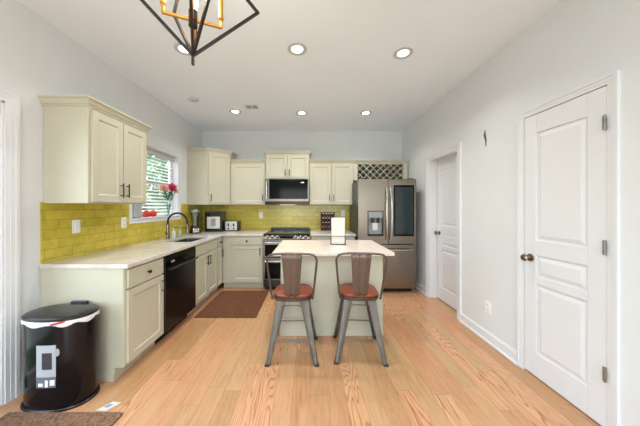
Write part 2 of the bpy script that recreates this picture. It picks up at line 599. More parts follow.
d3 = panel_door('door_3', XR + 0.105, -1, FY0 + 0.015, FY1 - 0.015, 0.012, FZ - 0.018, False)
casing(XR, -1, FY0, FY1, FZ).build('door_casing', M_trim, d3)
m = MB()
m.box(XR - 0.002, XR + TH, FY0 - .001, FY0 + 0.012, 0, FZ); m.box(XR - 0.002, XR + TH, FY1 - 0.012, FY1 + .001, 0, FZ)
m.box(XR - 0.002, XR + TH, FY0, FY1, FZ - 0.014, FZ + .001)
m.box(XR + 0.07, XR + 0.10, FY1 - 0.024, FY1 - 0.012, 0, FZ - .012)
m.box(XR + 0.07, XR + 0.10, FY0, FY1, FZ - 0.028, FZ - .012)
m.build('door_jamb', M_trim, d3, bevel=0.002)
door_knob(d3, XR + 0.105, -1, FY1 - 0.085, 0.98)

# --- glass door at the left
d1 = thing('door_1', None, None); d1['kind'] = 'structure'
casing(XL, 1, DY0, DY1, DZ, w=0.075).build('door_casing', M_trim, d1)
m = MB()
m.box(XL - TH, XL + .002, DY1 - 0.015, DY1, 0, DZ); m.box(XL - TH, XL + .002, DY0, DY0 + 0.015, 0, DZ)
m.box(XL - TH, XL + .002, DY0, DY1, DZ - 0.015, DZ); m.box(XL - TH, XL, DY0, DY1, 0, 0.02)
m.build('door_jamb', M_trim, d1, bevel=0.002)
for k, (a, b, xx) in enumerate(((DY0 + .015, 0.62, XL - .09), (0.56, DY1 - .015, XL - .05))):
    m = MB()
    for p, q, r, s in ((a, a + .085, .02, DZ - .015), (b - .085, b, .02, DZ - .015), (a, b, .02, .12), (a, b, DZ - .1, DZ - .015)):
        m.box(xx - .018, xx + .018, p, q, r, s)
    s = m.build('sliding_sash', M_trim, d1, bevel=0.004)
    bx(xx - .004, xx + .004, a + .08, b - .08, .11, DZ - .09).build('door_glass', M_glass, s)

# baseboards
def bb(x0, x1, y0, y1, ax):
    m = MB()
    m.box(x0, x1, y0, y1, 0, 0.085)
    return m


def bb_right(name, y0, y1):
    p = [(XR, 0), (XR - 0.026, 0), (XR - 0.026, 0.012), (XR - 0.014, 0.022), (XR - 0.014, 0.085), (XR - 0.006, 0.105), (XR, 0.105)]
    struct(name, MB().prism([(x, z) for x, z in p], y0, y1, 'y'), M_trim)


bb_right('baseboard_right', NY1 + 0.055, FY0 - 0.075)
bb_right('baseboard_right', FY1 + 0.075, YB)
bb_right('baseboard_right', YF, NY0 - 0.055)
struct('baseboard_left', MB().prism([(XL, 0), (XL + .014, 0), (XL + .014, .085), (XL + .006, .105), (XL, .105)], DY1 + .075, 1.90, 'y'), M_trim)
struct('baseboard_left', MB().prism([(XL, 0), (XL + .014, 0), (XL + .014, .085), (XL + .006, .105), (XL, .105)], YF, DY0 - .075, 'y'), M_trim)
struct('baseboard_back', bx(1.68, XR - .026, YB - .014, YB, 0, .1), M_trim)

# backsplash (tile skin on the walls)
m = MB()
m.box(XL, XL + .008, 1.915, WY0 - .05, 0.914, 1.40)
m.box(XL, XL + .008, WY0 - .05, WY1 + .05, 0.914, WZ0 - .065)
m.box(XL, XL + .008, WY1 + .05, YB, 0.914, 1.41)
struct('trim_1', m, M_tileL, label='yellow-green glass subway tile backsplash on left wall')
struct('trim_2', bx(XL + .008, 0.80, YB - .008, YB, 0.90, 1.42), M_tileB, label='yellow-green glass subway tile backsplash on back wall')

# kitchen window
w1 = thing('window_1', None, None); w1['kind'] = 'structure'
m = MB()
for o0, o1, dd in ((0, .032, .012), (.032, .05, .018)):
    m.box(XL, XL + dd, WY0 - o1, WY0 - o0, WZ0 - .062, WZ1 + o0); m.box(XL, XL + dd, WY1 + o0, WY1 + o1, WZ0 - .062, WZ1 + o0)
    m.box(XL, XL + dd, WY0 - o1, WY1 + o1, WZ1 + o0, WZ1 + o1)
m.box(XL, XL + .014, WY0, WY1, WZ0 - .062, WZ0 - .012)
m.build('window_casing', M_trim, w1)
bx(XL - .10, XL + .028, WY0, WY1, WZ0 - .012, WZ0 + .004).build('window_sill', M_trim, w1, bevel=0.004)
m = MB()
m.box(XL - TH, XL, WY0 - .001, WY0 + .012, WZ0, WZ1); m.box(XL - TH, XL, WY1 - .012, WY1 + .001, WZ0, WZ1)
m.box(XL - TH, XL, WY0, WY1, WZ1 - .012, WZ1 + .001)
m.build('window_jamb', M_trim, w1)
m = MB()
a, b = WY0 + .012, WY1 - .012
xg = XL - .115
zm = (WZ0 + WZ1) / 2 + 0.02
for p, q, r, s in ((a, a + .04, WZ0, WZ1), (b - .04, b, WZ0, WZ1), (a, b, WZ0, WZ0 + .04), (a, b, WZ1 - .05, WZ1), (a, b, zm - .025, zm + .025)):
    m.box(xg - .018, xg + .018, p, q, r, s)
m.build('window_sash', M_trim, w1, bevel=0.003)
bx(xg - .003, xg + .003, a + .03, b - .03, WZ0 + .03, WZ1 - .04).build('window_pane', M_glass, w1)

blind = thing('window_blind', 'white horizontal slat blind hanging in the kitchen window above the sink', 'blind', (XL - .082, (WY0 + WY1) / 2, WZ1))
hw = (WY1 - WY0) / 2 - .018
bx(-.012, .028, -hw, hw, -.085, -.014).build('valance', M_valance, blind, bevel=.003)
nsl = 18
for k in range(nsl):
    z = -.112 - k * 0.0465
    T = rot((0.0, 0, z), ry=math.radians(36))
    MB().box(-.021, .021, -hw, hw, -.0016, .0016, T).build('slat', M_blind, blind)
bx(-.018, .018, -hw, hw, -.932, -.914).build('bottom_rail', M_blind, blind, bevel=.003)
for y in (-hw * .75, 0, hw * .75):
    MB().tube([(.023, y, -.085), (.023, y, -.92)], .0012, 6).build('lift_cord', M_blind, blind)
MB().tube([(.03, -hw + .05, -.08), (.032, -hw + .05, -.6)], .004, 8).build('tilt_wand', M_trim, blind)

# ------------------------------------------------------------------ outside
struct('ground', bx(-30, XL - TH - .01, -12, 40, -.35, -.30), M_grass)


def tree(loc, h, r, label, seed):
    random.seed(seed)
    t = thing('garden_tree', label, 'tree', loc, 0, 'trees in the garden outside the window')
    MB().tube([(0, 0, 0), (.05, .03, h * .35), (0, 0, h * .7)], [.14, .1, .04], 10).build('trunk', M_bark, t)
    m = MB()
    for i in range(2600):
        u, v, w = random.gauss(0, 1), random.gauss(0, 1), random.gauss(0, 1)
        n = math.sqrt(u * u + v * v + w * w) + 1e-6
        rr = r * random.uniform(.55, 1.0)
        c = Vector((u / n * rr, v / n * rr, h * .6 + w / n * rr * 1.25))
        T = rot(c, random.uniform(0, 6.3), random.uniform(0, 6.3), random.uniform(0, 6.3))
        s = random.uniform(.07, .15)
        m.add([(-s, 0, 0), (0, -s * .5, 0.01), (s, 0, 0), (0, s * .5, .01)], [(0, 1, 2, 3)], T)
    m.build('foliage', M_foliage, t)


tree((-5.6, 8.2, -.3), 3.6, 1.5, 'leafy green garden tree seen through the left part of the kitchen window', 3)
tree((-6.4, 12.4, -.3), 2.6, 1.6, 'low round green garden tree seen through the right part of the kitchen window', 5)

# ------------------------------------------------------------------ cabinets
def shaker(w, h, x0, z0, th=0.02, fr=0.058, rc=0.009):
    """a recessed panel front, its face on the local plane y = -th"""
    m = MB()
    x1, z1 = x0 + w, z0 + h
    m.box(x0, x0 + fr, -th, 0, z0, z1); m.box(x1 - fr, x1, -th, 0, z0, z1)
    m.box(x0 + fr, x1 - fr, -th, 0, z0, z0 + fr); m.box(x0 + fr, x1 - fr, -th, 0, z1 - fr, z1)
    a, b, c, d = x0 + fr, x1 - fr, z0 + fr, z1 - fr
    s = .010
    yo, yi = -th + .002, -th + rc
    v = [(a, yo, c), (b, yo, c), (b, yo, d), (a, yo, d), (a + s, yi, c + s), (b - s, yi, c + s), (b - s, yi, d - s), (a + s, yi, d - s)]
    m.add(v, [(0, 1, 5, 4), (1, 2, 6, 5), (2, 3, 7, 6), (3, 0, 4, 7), (4, 5, 6, 7)])
    m.box(a, b, -th + rc + .001, -.001, c, d)
    return m


def pull(parent, x, z, L=0.13, y=-0.02, horiz=False):
    m = MB()
    h = L / 2
    if horiz:
        m.tube([(x - h, y - .028, z), (x + h, y - .028, z)], .006, 8)
        for s in (-1, 1): m.tube([(x + s * h * .7, y, z), (x + s * h * .7, y - .028, z)], .0045, 8)
    else:
        m.tube([(x, y - .028, z - h), (x, y - .028, z + h)], .006, 8)
        for s in (-1, 1): m.tube([(x, y + .001, z + s * h * .7), (x, y - .028, z + s * h * .7)], .0045, 8)
    return m.build('handle', M_black, parent)


def knob(parent, x, z, y=-0.02):
    T = Matrix.Translation((x, y, z)) @ Matrix.Rotation(PI / 2, 4, 'X')
    return MB().lathe([(.009, 0), (.006, .008), (.007, .014), (.015, .018), (.016, .024), (.012, .029), (.004, .031)], T=T, n=16).build('knob', M_black, parent, smooth=35)


def door(parent, x0, w, z0, h, hx=None, hz=None, L=.13):
    d = shaker(w, h, x0, z0).build('door', M_cab, parent, bevel=.0015)
    if hx is not None: pull(d, hx, hz, L)
    return d


def drawer(parent, x0, w, z0, h, kn=True):
    m = MB()
    m.box(x0, x0 + w, -.02, 0, z0, z0 + h)
    d = m.build('drawer', M_cab, parent, bevel=.004)
    if kn: knob(d, x0 + w / 2, z0 + h / 2)
    return d


TOE = .105


def base_box(w, dep, zt=.878):
    m = MB()
    m.box(0, w, 0, dep, TOE, zt)
    m.box(0, w, .075, dep, 0, TOE)
    return m


FX = -1.452                  # face of the left run's boxes
LD = FX - XL                 # their depth
RZ = PI / 2
g_base = None
# 1 near cabinet by the bin
c = thing('base_cabinet', 'cream base cabinet beside the black bin, one knobbed drawer over one door', 'cabinet', (FX, 1.916, 0), RZ)
w = .494
base_box(w, LD - .002).build('body', M_cab, c, bevel=.002)
m = MB(); m.box(-.004, 0, .006, LD - .004, TOE, .878); m.box(-.004, 0, .08, LD - .004, 0, TOE)
m.box(-.010, -.004, .074, LD - .004, 0, .05)
m.build('end_panel', M_cab, c, bevel=.001)
drawer(c, .018, w - .03, .715, .15)
door(c, .018, w - .03, .125, .575, w - .045, .60)
# 2 sink cabinet
c = thing('base_cabinet', 'cream sink base cabinet with two doors, between black dishwasher and narrow corner cabinet', 'cabinet', (FX, 3.062, 0), RZ)
w = .738
mm = MB(); mm.box(0, w, .075, LD - .002, 0, TOE)
mm.box(0, w, 0, LD - .002, TOE, TOE + .018); mm.box(0, .018, 0, LD - .002, TOE, .878); mm.box(w - .018, w, 0, LD - .002, TOE, .878)
mm.box(0, w, LD - .02, LD - .002, TOE, .878); mm.box(0, w, 0, .018, TOE, .878)
mm.build('body', M_cab, c)
drawer(c, .012, w / 2 - .016, .735, .13, False); drawer(c, w / 2 + .004, w / 2 - .016, .735, .13, False)
door(c, .012, w / 2 - .016, .125, .595, w / 2 - .04, .62); door(c, w / 2 + .004, w / 2 - .016, .125, .595, w / 2 + .04, .62)
# 3 narrow
c = thing('base_cabinet', 'narrow cream base cabinet in the left inner corner, small drawer over slim door', 'cabinet', (FX, 3.802, 0), RZ)
w = .246
base_box(w, LD - .002).build('body', M_cab, c, bevel=.001)
drawer(c, .008, .175, .735, .13)
shaker(.175, .595, .008, .125, fr=.04).build('door', M_cab, c, bevel=.0015)
pull([o for o in C.objects if o.parent == c and o.name.startswith('door')][-1], .155, .62)
# dishwasher
dw = thing('dishwasher', 'black built-in dishwasher under the left worktop', 'dishwasher', (FX, 2.413, 0), RZ)
w = .644
bx(.004, w - .004, .0, .56, .10, .872).build('body', M_blackpl, dw)
bx(.004, w - .004, .08, .56, 0, .10).build('toe_kick', M_dark, dw)
m = MB(); m.box(.006, w - .006, -.028, 0, .115, .755)
dr = m.build('door', M_dw, dw, bevel=.004)
m = MB(); m.tube([(.035, -.062, .735), (w - .035, -.062, .735)], .011, 12)
for x in (.05, w - .05): m.tube([(x, -.028, .735), (x, -.062, .735)], .008, 8)
m.build('handle', M_fridgeside, dr, smooth=35)
m = MB(); m.prism([(-.03, .765), (-.03, .83), (-.018, .87), (0, .87), (0, .765)], .006, w - .006, 'x')
cp = m.build('control_panel', M_glassblk, dw, bevel=.002)
bx(.10, .16, -.0315, -.03, .79, .81).build('display', M_greypl, cp)
m = MB(); m.box(0, .006, -.026, 0, .11, .87); m.build('side_trim', M_fridgeside, dw)
bx(w - .006, w, -.026, 0, .11, .87).build('side_trim', M_fridgeside, dw)

# back run
FYB = 4.052
BD = YB - FYB - .002
c = thing('base_cabinet', 'cream base cabinet left of the range, knobbed drawer over one door', 'cabinet', (FX + .002, FYB, 0), 0)
w = -.775 - FX
base_box(w, BD).build('body', M_cab, c, bevel=.001)
x0 = -1.29 - FX; dwid = w - x0 - .012
drawer(c, x0, dwid, .735, .13)
door(c, x0, dwid, .125, .595, x0 + dwid - .035, .63)
c = thing('base_cabinet', 'cream base cabinet between range and refrigerator, behind the island', 'cabinet', (.012, FYB, 0), 0)
w = .735
base_box(w, BD).build('body', M_cab, c, bevel=.001)
drawer(c, .012, w / 2 - .016, .735, .13); drawer(c, w / 2 + .004, w / 2 - .016, .735, .13)
door(c, .012, w / 2 - .016, .125, .595, w / 2 - .04, .62); door(c, w / 2 + .004, w / 2 - .016, .125, .595, w / 2 + .04, .62)

# worktops
ZT0, ZT = .880, .914
SX0, SX1, SY0, SY1 = -1.89, -1.52, 3.13, 3.76       # sink cut-out
CX = -1.415
m = MB()
poly_outer = [(XL + .009, 1.90), (CX, 1.90), (CX, 4.012), (-.772, 4.012), (-.772, YB - .009), (XL + .009, YB - .009)]
bm = bmesh.new()


def ring(pts):
    vs = [bm.verts.new((x, y, ZT0)) for x, y in pts]
    return [bm.edges.new((vs[i], vs[(i + 1) % len(vs)])) for i in range(len(vs))]


def rrect(x0, x1, y0, y1, r=.03, n=4):
    p = []
    for cx, cy, a0 in ((x1 - r, y1 - r, 0), (x0 + r, y1 - r, 90), (x0 + r, y0 + r, 180), (x1 - r, y0 + r, 270)):
        for k in range(n + 1):
            a = math.radians(a0 + 90 * k / n)
            p.append((cx + r * math.cos(a), cy + r * math.sin(a)))
    return p


ed = ring(poly_outer) + ring(rrect(SX0, SX1, SY0, SY1))
r = bmesh.ops.triangle_fill(bm, use_beauty=True, edges=ed)
fs = [f for f in r['geom'] if isinstance(f, bmesh.types.BMFace)]
ex = bmesh.ops.extrude_face_region(bm, geom=fs)
bmesh.ops.translate(bm, verts=[v for v in ex['geom'] if isinstance(v, bmesh.types.BMVert)], vec=(0, 0, ZT - ZT0))
bmesh.ops.recalc_face_normals(bm, faces=bm.faces)
me = bpy.data.meshes.new('countertop'); bm.to_mesh(me); bm.free()
me.materials.append(M_quartz)
ct = bpy.data.objects.new('countertop', me); C.collection.objects.link(ct)
tag(ct, 'L-shaped white quartz worktop with the sink, along the left wall to the range', 'countertop')
md = ct.modifiers.new('bevel', 'BEVEL'); md.width = .004; md.segments = 2; md.limit_method = 'ANGLE'
tag(bx(.006, .755, 4.012, YB - .009, ZT0, ZT).build('countertop', M_quartz, bevel=.004), 'short white quartz worktop between range and refrigerator', 'countertop')

# sink
m = MB()
o1 = rrect(SX0 - .012, SX1 + .012, SY0 - .012, SY1 + .012, .035)
i1 = rrect(SX0 + .001, SX1 - .001, SY0 + .001, SY1 - .001, .03)
i2 = rrect(SX0 + .012, SX1 - .012, SY0 + .012, SY1 - .012, .03)
L3 = lambda p, z: [(x, y, z) for x, y in p]
m.loft([L3(o1, .878), L3(i1, .878), L3(i2, .69)], cap=False)
m.v; n0 = len(m.v) - len(i2)
m.f.append(tuple(range(n0, n0 + len(i2))))
m.loft([L3(o1, .879), L3(o1, .68)], cap=False)
m.f.append(tuple(range(len(m.v) - len(o1), len(m.v))))
sk = thing('kitchen_sink', 'undermount stainless steel sink set into the left worktop', 'sink', (0, 0, 0))
m.build('basin', M_steel, sk, smooth=35)
MB().lathe([(.03, 0), (.04, .003), (.036, .006), (.02, .002)], c=((SX0 + SX1) / 2, (SY0 + SY1) / 2, .69), n=20).build('drain', M_steelh, sk)

# faucet
f = thing('kitchen_faucet', 'tall spring-neck faucet with black arc and steel spray head behind sink', 'faucet', (-1.99, 3.43, ZT + .001))
MB().lathe([(.030, 0), (.030, .008), (.022, .014), (.021, .10), (.021, .20), (.014, .205)], n=20).build('base', M_steel, f, smooth=35)
pts = [(0, 0, .20)]
for k in range(0, 17):
    a = PI - PI * k / 16
    pts.append((.135 + .135 * math.cos(a), 0, .235 + .125 * math.sin(a)))
pts.append((.275, 0, .205))
MB().tube(pts, .0135, 10).build('hose', M_rubber, f, smooth=40)
MB().lathe([(.012, .20), (.016, .19), (.017, .12), (.020, .10), (.019, .07), (.014, .065)][::-1], c=(.275, 0, .01), n=18).build('spray_head', M_steel, f, smooth=35)
m = MB(); m.tube([(0, 0, .17), (.25, 0, .155)], .005, 8); m.lathe([(.021, .145), (.021, .16)], c=(.275, 0, 0), n=16)
m.build('holder_arm', M_steel, f)
m = MB(); m.tube([(0, -.015, .06), (0, -.045, .065), (.0, -.06, .10)], .006, 8)
m.build('lever', M_steel, f)

# ------------------------------------------------------------------ wall cabinets
def crown(parent, path, z, h=.06, out=.045, closed=False):
    """crown moulding: sweeps a profile along a plan path (outward is to the right of travel)"""
    prof = [(0, 0), (.008, 0), (.008, .012), (.016, .018), (out * .75, h * .7), (out, h * .78), (out, h), (0, h)]
    pts = [Vector((x, y)) for x, y in path]
    rings = []
    N = len(pts)
    for i, p in enumerate(pts):
        if i == 0: d = (pts[1] - p).normalized(); nrm = Vector((d.y, -d.x)); k = 1
        elif i == N - 1: d = (p - pts[i - 1]).normalized(); nrm = Vector((d.y, -d.x)); k = 1
        else:
            a = (p - pts[i - 1]).normalized(); b = (pts[i + 1] - p).normalized()
            na = Vector((a.y, -a.x)); nb = Vector((b.y, -b.x))
            nrm = (na + nb).normalized(); k = 1 / max(.3, nrm.dot(na))
        rings.append([(p.x + nrm.x * o * k, p.y + nrm.y * o * k, z + q) for o, q in prof])
    m = MB().loft(rings, cap=True)
    return m.build('crown_moulding', M_cab, parent)


UB = 1.40
# left wall cabinet
UD = .355
w = .69
c = thing('wall_cabinet', 'cream two-door wall cabinet on the left wall beside the window', 'cabinet', (XL + UD, 1.935, 1.39), RZ)
bx(0, w, 0, UD - .002, 0, .775).build('body', M_cab, c, bevel=.002)
door(c, .022, w / 2 - .026, .012, .738, w / 2 - .035, .12)
door(c, w / 2 + .004, w / 2 - .026, .012, .738, w / 2 + .035, .12)
crown(c, [(0, UD - .002), (0, 0), (w, 0), (w, UD - .002)], .768, h=.07, out=.04)

# corner cabinet (angled front)
CS = .66; ud = .33
c = thing('wall_cabinet', 'tall cream angled corner wall cabinet right of the window', 'cabinet', (XL, YB, UB), 0)
hh = .925
CF, CW = .60, .34
poly = [(.002, -.002), (.002, -CF), (CW, -CF), (CS, -ud), (CS, -.002)]
MB().prism(poly, 0, hh).build('body', M_cab, c, bevel=.002)
crown(c, [(.002, -CF), (CW, -CF), (CS, -ud), (CS, -.002)], hh - .01, h=.06, out=.035)
Ld = math.hypot(CS - CW, CF - ud)
d = shaker(Ld - .05, hh - .05, .025, .02).build('door', M_cab, c, bevel=.0015)
d.location = (CW, -CF, 0); d.rotation_euler = (0, 0, math.atan2(CF - ud, CS - CW))
pull(d, .06, .12)

UY = YB - ud
def wallcab(x0, x1, z0, h, label, doors, hz, crownret=(False, False), y=UY, hside='in', ch=.06):
    c = thing('wall_cabinet', label, 'cabinet', (x0, y, z0), 0)
    w = x1 - x0; dep = YB - y - .009
    bx(0, w, 0, dep, 0, h).build('body', M_cab, c, bevel=.0015)
    if doors == 1:
        door(c, .014, w - .028, .012, h - .03, w - .045, hz, L=.11)
    else:
        door(c, .014, w / 2 - .019, .012, h - .03, w / 2 - .038, hz, L=.11); door(c, w / 2 + .005, w / 2 - .019, .012, h - .03, w / 2 + .038, hz, L=.11)
    p = [(0, 0), (w, 0)]
    if crownret[0]: p = [(0, dep)] + p
    if crownret[1]: p = p + [(w, dep)]
    crown(c, p, h - .008, h=ch, out=.035)
    return c


wallcab(-1.445, -.812, UB, .765, 'cream single-door wall cabinet between the angled corner cabinet and microwave', 1, .13)
wallcab(-.808, -.012, 1.872, .455, 'short cream two-door wall cabinet above the microwave', 2, .11, (True, True))
wallcab(-.008, .790, UB, .765, 'cream two-door wall cabinet between microwave and refrigerator', 2, .13)

# lattice rack cabinet above the fridge
c = thing('wine_rack_cabinet', 'cream wall cabinet with diagonal wine lattice above the refrigerator', 'cabinet', (.792, UY, 1.845), 0)
w, h = .99, .32
dep = ud - .009
m = MB()
m.box(0, .075, 0, dep, 0, h); m.box(w - .085, w, 0, dep, 0, h); m.box(.075, w - .085, 0, dep, 0, .022); m.box(.075, w - .085, 0, dep, h - .025, h)
m.build('body', M_cab, c, bevel=.001)
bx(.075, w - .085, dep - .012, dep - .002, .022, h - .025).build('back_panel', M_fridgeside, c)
m = MB()
a, b, z0, z1 = .075, w - .085, .022, h - .025
zh = z1 - z0
step = .1235
for s in (1, -1):
    k = -zh
    while k < (b - a):
        # slanted strip from (a+k, z0) to (a+k+zh, z1), clipped
        xs0, xs1 = a + k, a + k + zh
        t0 = max(0, (a - xs0) / zh); t1 = min(1, (b - xs0) / zh)
        if t1 - t0 > .03:
            p0 = (xs0 + t0 * zh, z0 + t0 * zh); p1 = (xs0 + t1 * zh, z0 + t1 * zh)
            if s < 0:
                p0 = (p0[0], z0 + z1 - p0[1]); p1 = (p1[0], z0 + z1 - p1[1])
            y0 = .004 if s > 0 else .008
            m.tube([(p0[0], y0 + .003, p0[1]), (p1[0], y0 + .003, p1[1])], .0052, square=True)
            dx, dz = (p1[0] - p0[0]), (p1[1] - p0[1]); Ln = math.hypot(dx, dz)
            nx, nz = -dz / Ln * .004, dx / Ln * .004
            v = [(p0[0] + nx, y0, p0[1] + nz), (p0[0] - nx, y0, p0[1] - nz), (p1[0] - nx, y0, p1[1] - nz), (p1[0] + nx, y0, p1[1] + nz)]
            v2 = [(x, y0 + .22, z) for x, _, z in v]
            m.add(v + v2, [(0, 1, 2, 3), (7, 6, 5, 4), (0, 4, 5, 1), (1, 5, 6, 2), (2, 6, 7, 3), (3, 7, 4, 0)])
        k += step
m.build('lattice', M_cab, c)
crown(c, [(0, 0), (w + .012, 0)], h - .008, h=.06, out=.035)

# ------------------------------------------------------------------ range, microwave
rg = thing('kitchen_range', 'stainless steel double-oven slide-in range on back wall', 'range', (-.762, 3.985, 0), 0)
w = .758
bx(.004, w - .004, .02, .80, .06, .905).build('body', M_fridgeside, rg)
bx(.02, w - .02, .07, .78, 0, .06).build('toe_kick', M_dark, rg)
bx(0, w, .03, .73, .905, .922).build('cooktop', M_glassblk, rg, bevel=.004)
m = MB(); m.prism([(0.0, .835), (.035, .905), (.085, .925), (.085, .835)], 0, w, 'x')
cp = m.build('control_panel', M_darksteel, rg, bevel=.003)
m = MB(); m.add([(w * .36, -.001 + .006, .846), (w * .62, .005, .846), (w * .62, .031, .899), (w * .36, .031, .899)], [(0, 1, 2, 3)])
m.v = [(x, y - .002, z + .001) for x, y, z in m.v]
m.prism([(.0035, .845), (.0315, .900), (.034, .900), (.006, .845)], w * .36, w * .64, 'x')
m.build('display', M_glassblk, cp)
for x in (.07, .15, .23, w - .23, w - .15, w - .07):
    T = Matrix.Translation((x, .016, .872)) @ Matrix.Rotation(PI / 2 - .46, 4, 'X')
    MB().lathe([(.026, 0), (.026, .005), (.021, .008), (.020, .028), (.017, .032)], T=T, n=16).build('knob', M_darksteel, cp, smooth=35)
bx(0.01, w - .01, .735, .80, .922, .965).build('back_guard', M_blackpl, rg, bevel=.003)
for (z0, z1) in ((.545, .822), (.175, .53)):
    d = bx(.003, w - .003, -.012, .02, z0, z1).build('oven_door', M_darksteel, rg, bevel=.004)
    bx(.03, w - .03, -.0145, -.012, z0 + .02, z1 - .075).build('oven_window', M_glassblk, d)
    hz = z1 - .04
    m = MB(); m.tube([(.045, -.06, hz), (w - .045, -.06, hz)], .011, 12)
    for x in (.06, w - .06): m.tube([(x, -.012, hz), (x, -.06, hz)], .008, 8)
    m.build('handle', M_steelh, d, smooth=35)
bx(.003, w - .003, -.010, .02, .065, .165).build('bottom_drawer', M_fridgeside, rg, bevel=.003)
for gx, gy, gr in ((.2, .22, .10), (.55, .22, .085), (.2, .53, .08), (.55, .53, .10)):
    MB().tube([(gx + gr * math.cos(2 * PI * k / 32), gy + gr * math.sin(2 * PI * k / 32), .9222) for k in range(32)], .0008, 4, closed=True).build('burner_ring', M_greypl, rg)

mw = thing('microwave_oven', 'stainless over-the-range microwave with black glass door', 'microwave', (-.803, 4.365, UB + .003), 0)
w, h = .785, .462
bx(0, w, .03, .425, .012, h).build('body', M_fridgeside, mw)
m = MB(); m.box(0, w, 0, .03, .055, h)
d = m.build('door', M_darksteel, mw, bevel=.004)
bx(.075, w - .022, -.003, .001, .10, h - .010).build('window', M_glassblk, d)
m = MB(); m.box(w - .135, w - .09, -.0045, -.0028, h - .075, h - .062); m.box(w - .155, w - .145, -.0045, -.0028, h - .075, h - .069)
m.build('display', mat('clock_digits', (230, 235, 240), .4, emit=(230, 238, 245), estr=1.2), d)
m = MB(); m.tube([(.04, -.045, .10), (.04, -.045, h - .05)], .012, 12)
for z in (.13, h - .08): m.tube([(.04, 0, z), (.04, -.045, z)], .008, 8)
m.build('handle', M_steelh, d, smooth=35)
bx(0, w, .004, .425, 0.0, .055).build('vent_grille', M_dw, mw, bevel=.003)
bx(.25, .53, .10, .2, -.002, .001).build('task_light_lens', mat('task_lens', (255, 246, 224), .4, emit=(255, 236, 190), estr=2.5), mw)
ul = area('microwave_task_light', (-.41, 4.55, UB - .012), (0, 0, 0), .3, .08, .45, (1, .95, .78))

# ------------------------------------------------------------------ refrigerator
fr = thing('refrigerator', 'stainless French-door refrigerator with dispenser and dark glass panel', 'refrigerator', (.762, 3.86, 0), 0)
w = .912
bx(.003, w - .003, .085, .86, .05, 1.785).build('body', M_fridgeside, fr, bevel=.003)
bx(.03, w - .03, .10, .8, 0, .05).build('toe_kick', M_dark, fr)
mid = .470
dz0, dz1 = .775, 1.80
# left door with a real recess for the dispenser
rx0, rx1, rz0, rz1 = .145, .395, .90, 1.30
m = MB()
m.box(0, rx0, 0, .075, dz0, dz1); m.box(rx1, mid - .003, 0, .075, dz0, dz1)
m.box(rx0, rx1, 0, .075, dz0, rz0); m.box(rx0, rx1, 0, .075, rz1, dz1); m.box(rx0, rx1, .06, .075, rz0, rz1)
ld = m.build('door', M_steel, fr)
m = MB()
m.box(rx0, rx0 + .014, -.004, .058, rz0, rz1); m.box(rx1 - .014, rx1, -.004, .058, rz0, rz1)
m.box(rx0, rx1, -.004, .058, rz1 - .014, rz1); m.box(rx0, rx1, -.004, .058, rz0, rz0 + .014)
ds = m.build('dispenser_frame', M_blackpl, ld)
bx(rx0 + .014, rx1 - .014, -.002, .05, rz1 - .11, rz1 - .014).build('control_panel', M_greypl, ds)
bx(rx0 + .014, rx1 - .014, .052, .058, rz0 + .014, rz1 - .11).build('backplate', M_greypl, ds)
m = MB(); m.box(rx0 + .06, rx0 + .105, .0, .04, rz1 - .19, rz1 - .11); m.box(rx1 - .105, rx1 - .06, 0, .04, rz1 - .19, rz1 - .11)
m.build('spout', M_blackpl, ds)
bx(rx0 + .02, rx1 - .02, .0, .05, rz0 + .014, rz0 + .03).build('drip_tray', M_blackpl, ds)
bx(rx0 + .085, rx1 - .085, .03, .05, rz0 + .09, rz0 + .21).build('lever', M_steelh, ds)
rd = bx(mid + .003, w, 0, .075, dz0, dz1).build('door', M_steel, fr, bevel=.006)
bx(.555, .878, -.004, .002, .90, 1.705).build('glass_panel', M_glassblk, rd, bevel=.002)
bx(.575, .858, -.0065, -.0035, .93, 1.675).build('glass_panel', M_tealglass, rd)
fd = bx(0, w, 0, .075, .075, .765).build('freezer_drawer', M_steel, fr, bevel=.006)


def bowed(x, z0, z1, sgn):
    pts = []
    for k in range(13):
        t = k / 12
        b_ = math.sin(PI * t)
        pts.append((x + sgn * .012 * (1 - b_), -.012 - .05 * min(1, b_ * 1.6), z0 + (z1 - z0) * t))
    return MB().tube(pts, .0125, 10)


bowed(mid - .04, .84, 1.66, 1).build('handle', M_steelh, ld, smooth=40)
bowed(mid + .04, .84, 1.66, -1).build('handle', M_steelh, rd, smooth=40)
pts = [(.06 + (w - .12) * k / 12, -.012 - .05 * min(1, math.sin(PI * k / 12) * 2.2), .69) for k in range(13)]
MB().tube(pts, .0125, 10).build('handle', M_steelh, fd, smooth=40)
for x in (.03, w - .11):
    bx(x, x + .08, .02, .12, 1.80, 1.815).build('hinge_cover', M_fridgeside, fr, bevel=.004)

# ------------------------------------------------------------------ island
isl = thing('kitchen_island', 'cream panelled kitchen island base behind the two bar stools', 'kitchen island', (.23, 2.925, 0), 0)
hx, hy = .54, .335
bx(-hx, hx, -hy, hy, .0, .878).build('body', M_cab, isl, bevel=.003)
m = MB()
m.box(-hx - .005, hx + .005, -hy - .005, -hy, 0, .05); m.box(-hx - .005, hx + .005, hy, hy + .005, 0, .05)
m.box(-hx - .005, -hx, -hy, hy, 0, .05); m.box(hx, hx + .005, -hy, hy, 0, .05)
m.build('base_trim', M_cab, isl, bevel=.002)
tag(bx(-.37, .83, 2.40, 3.31, ZT0, ZT).build('countertop', M_islandtop, bevel=.004), 'white rectangular quartz top on the kitchen island', 'countertop')

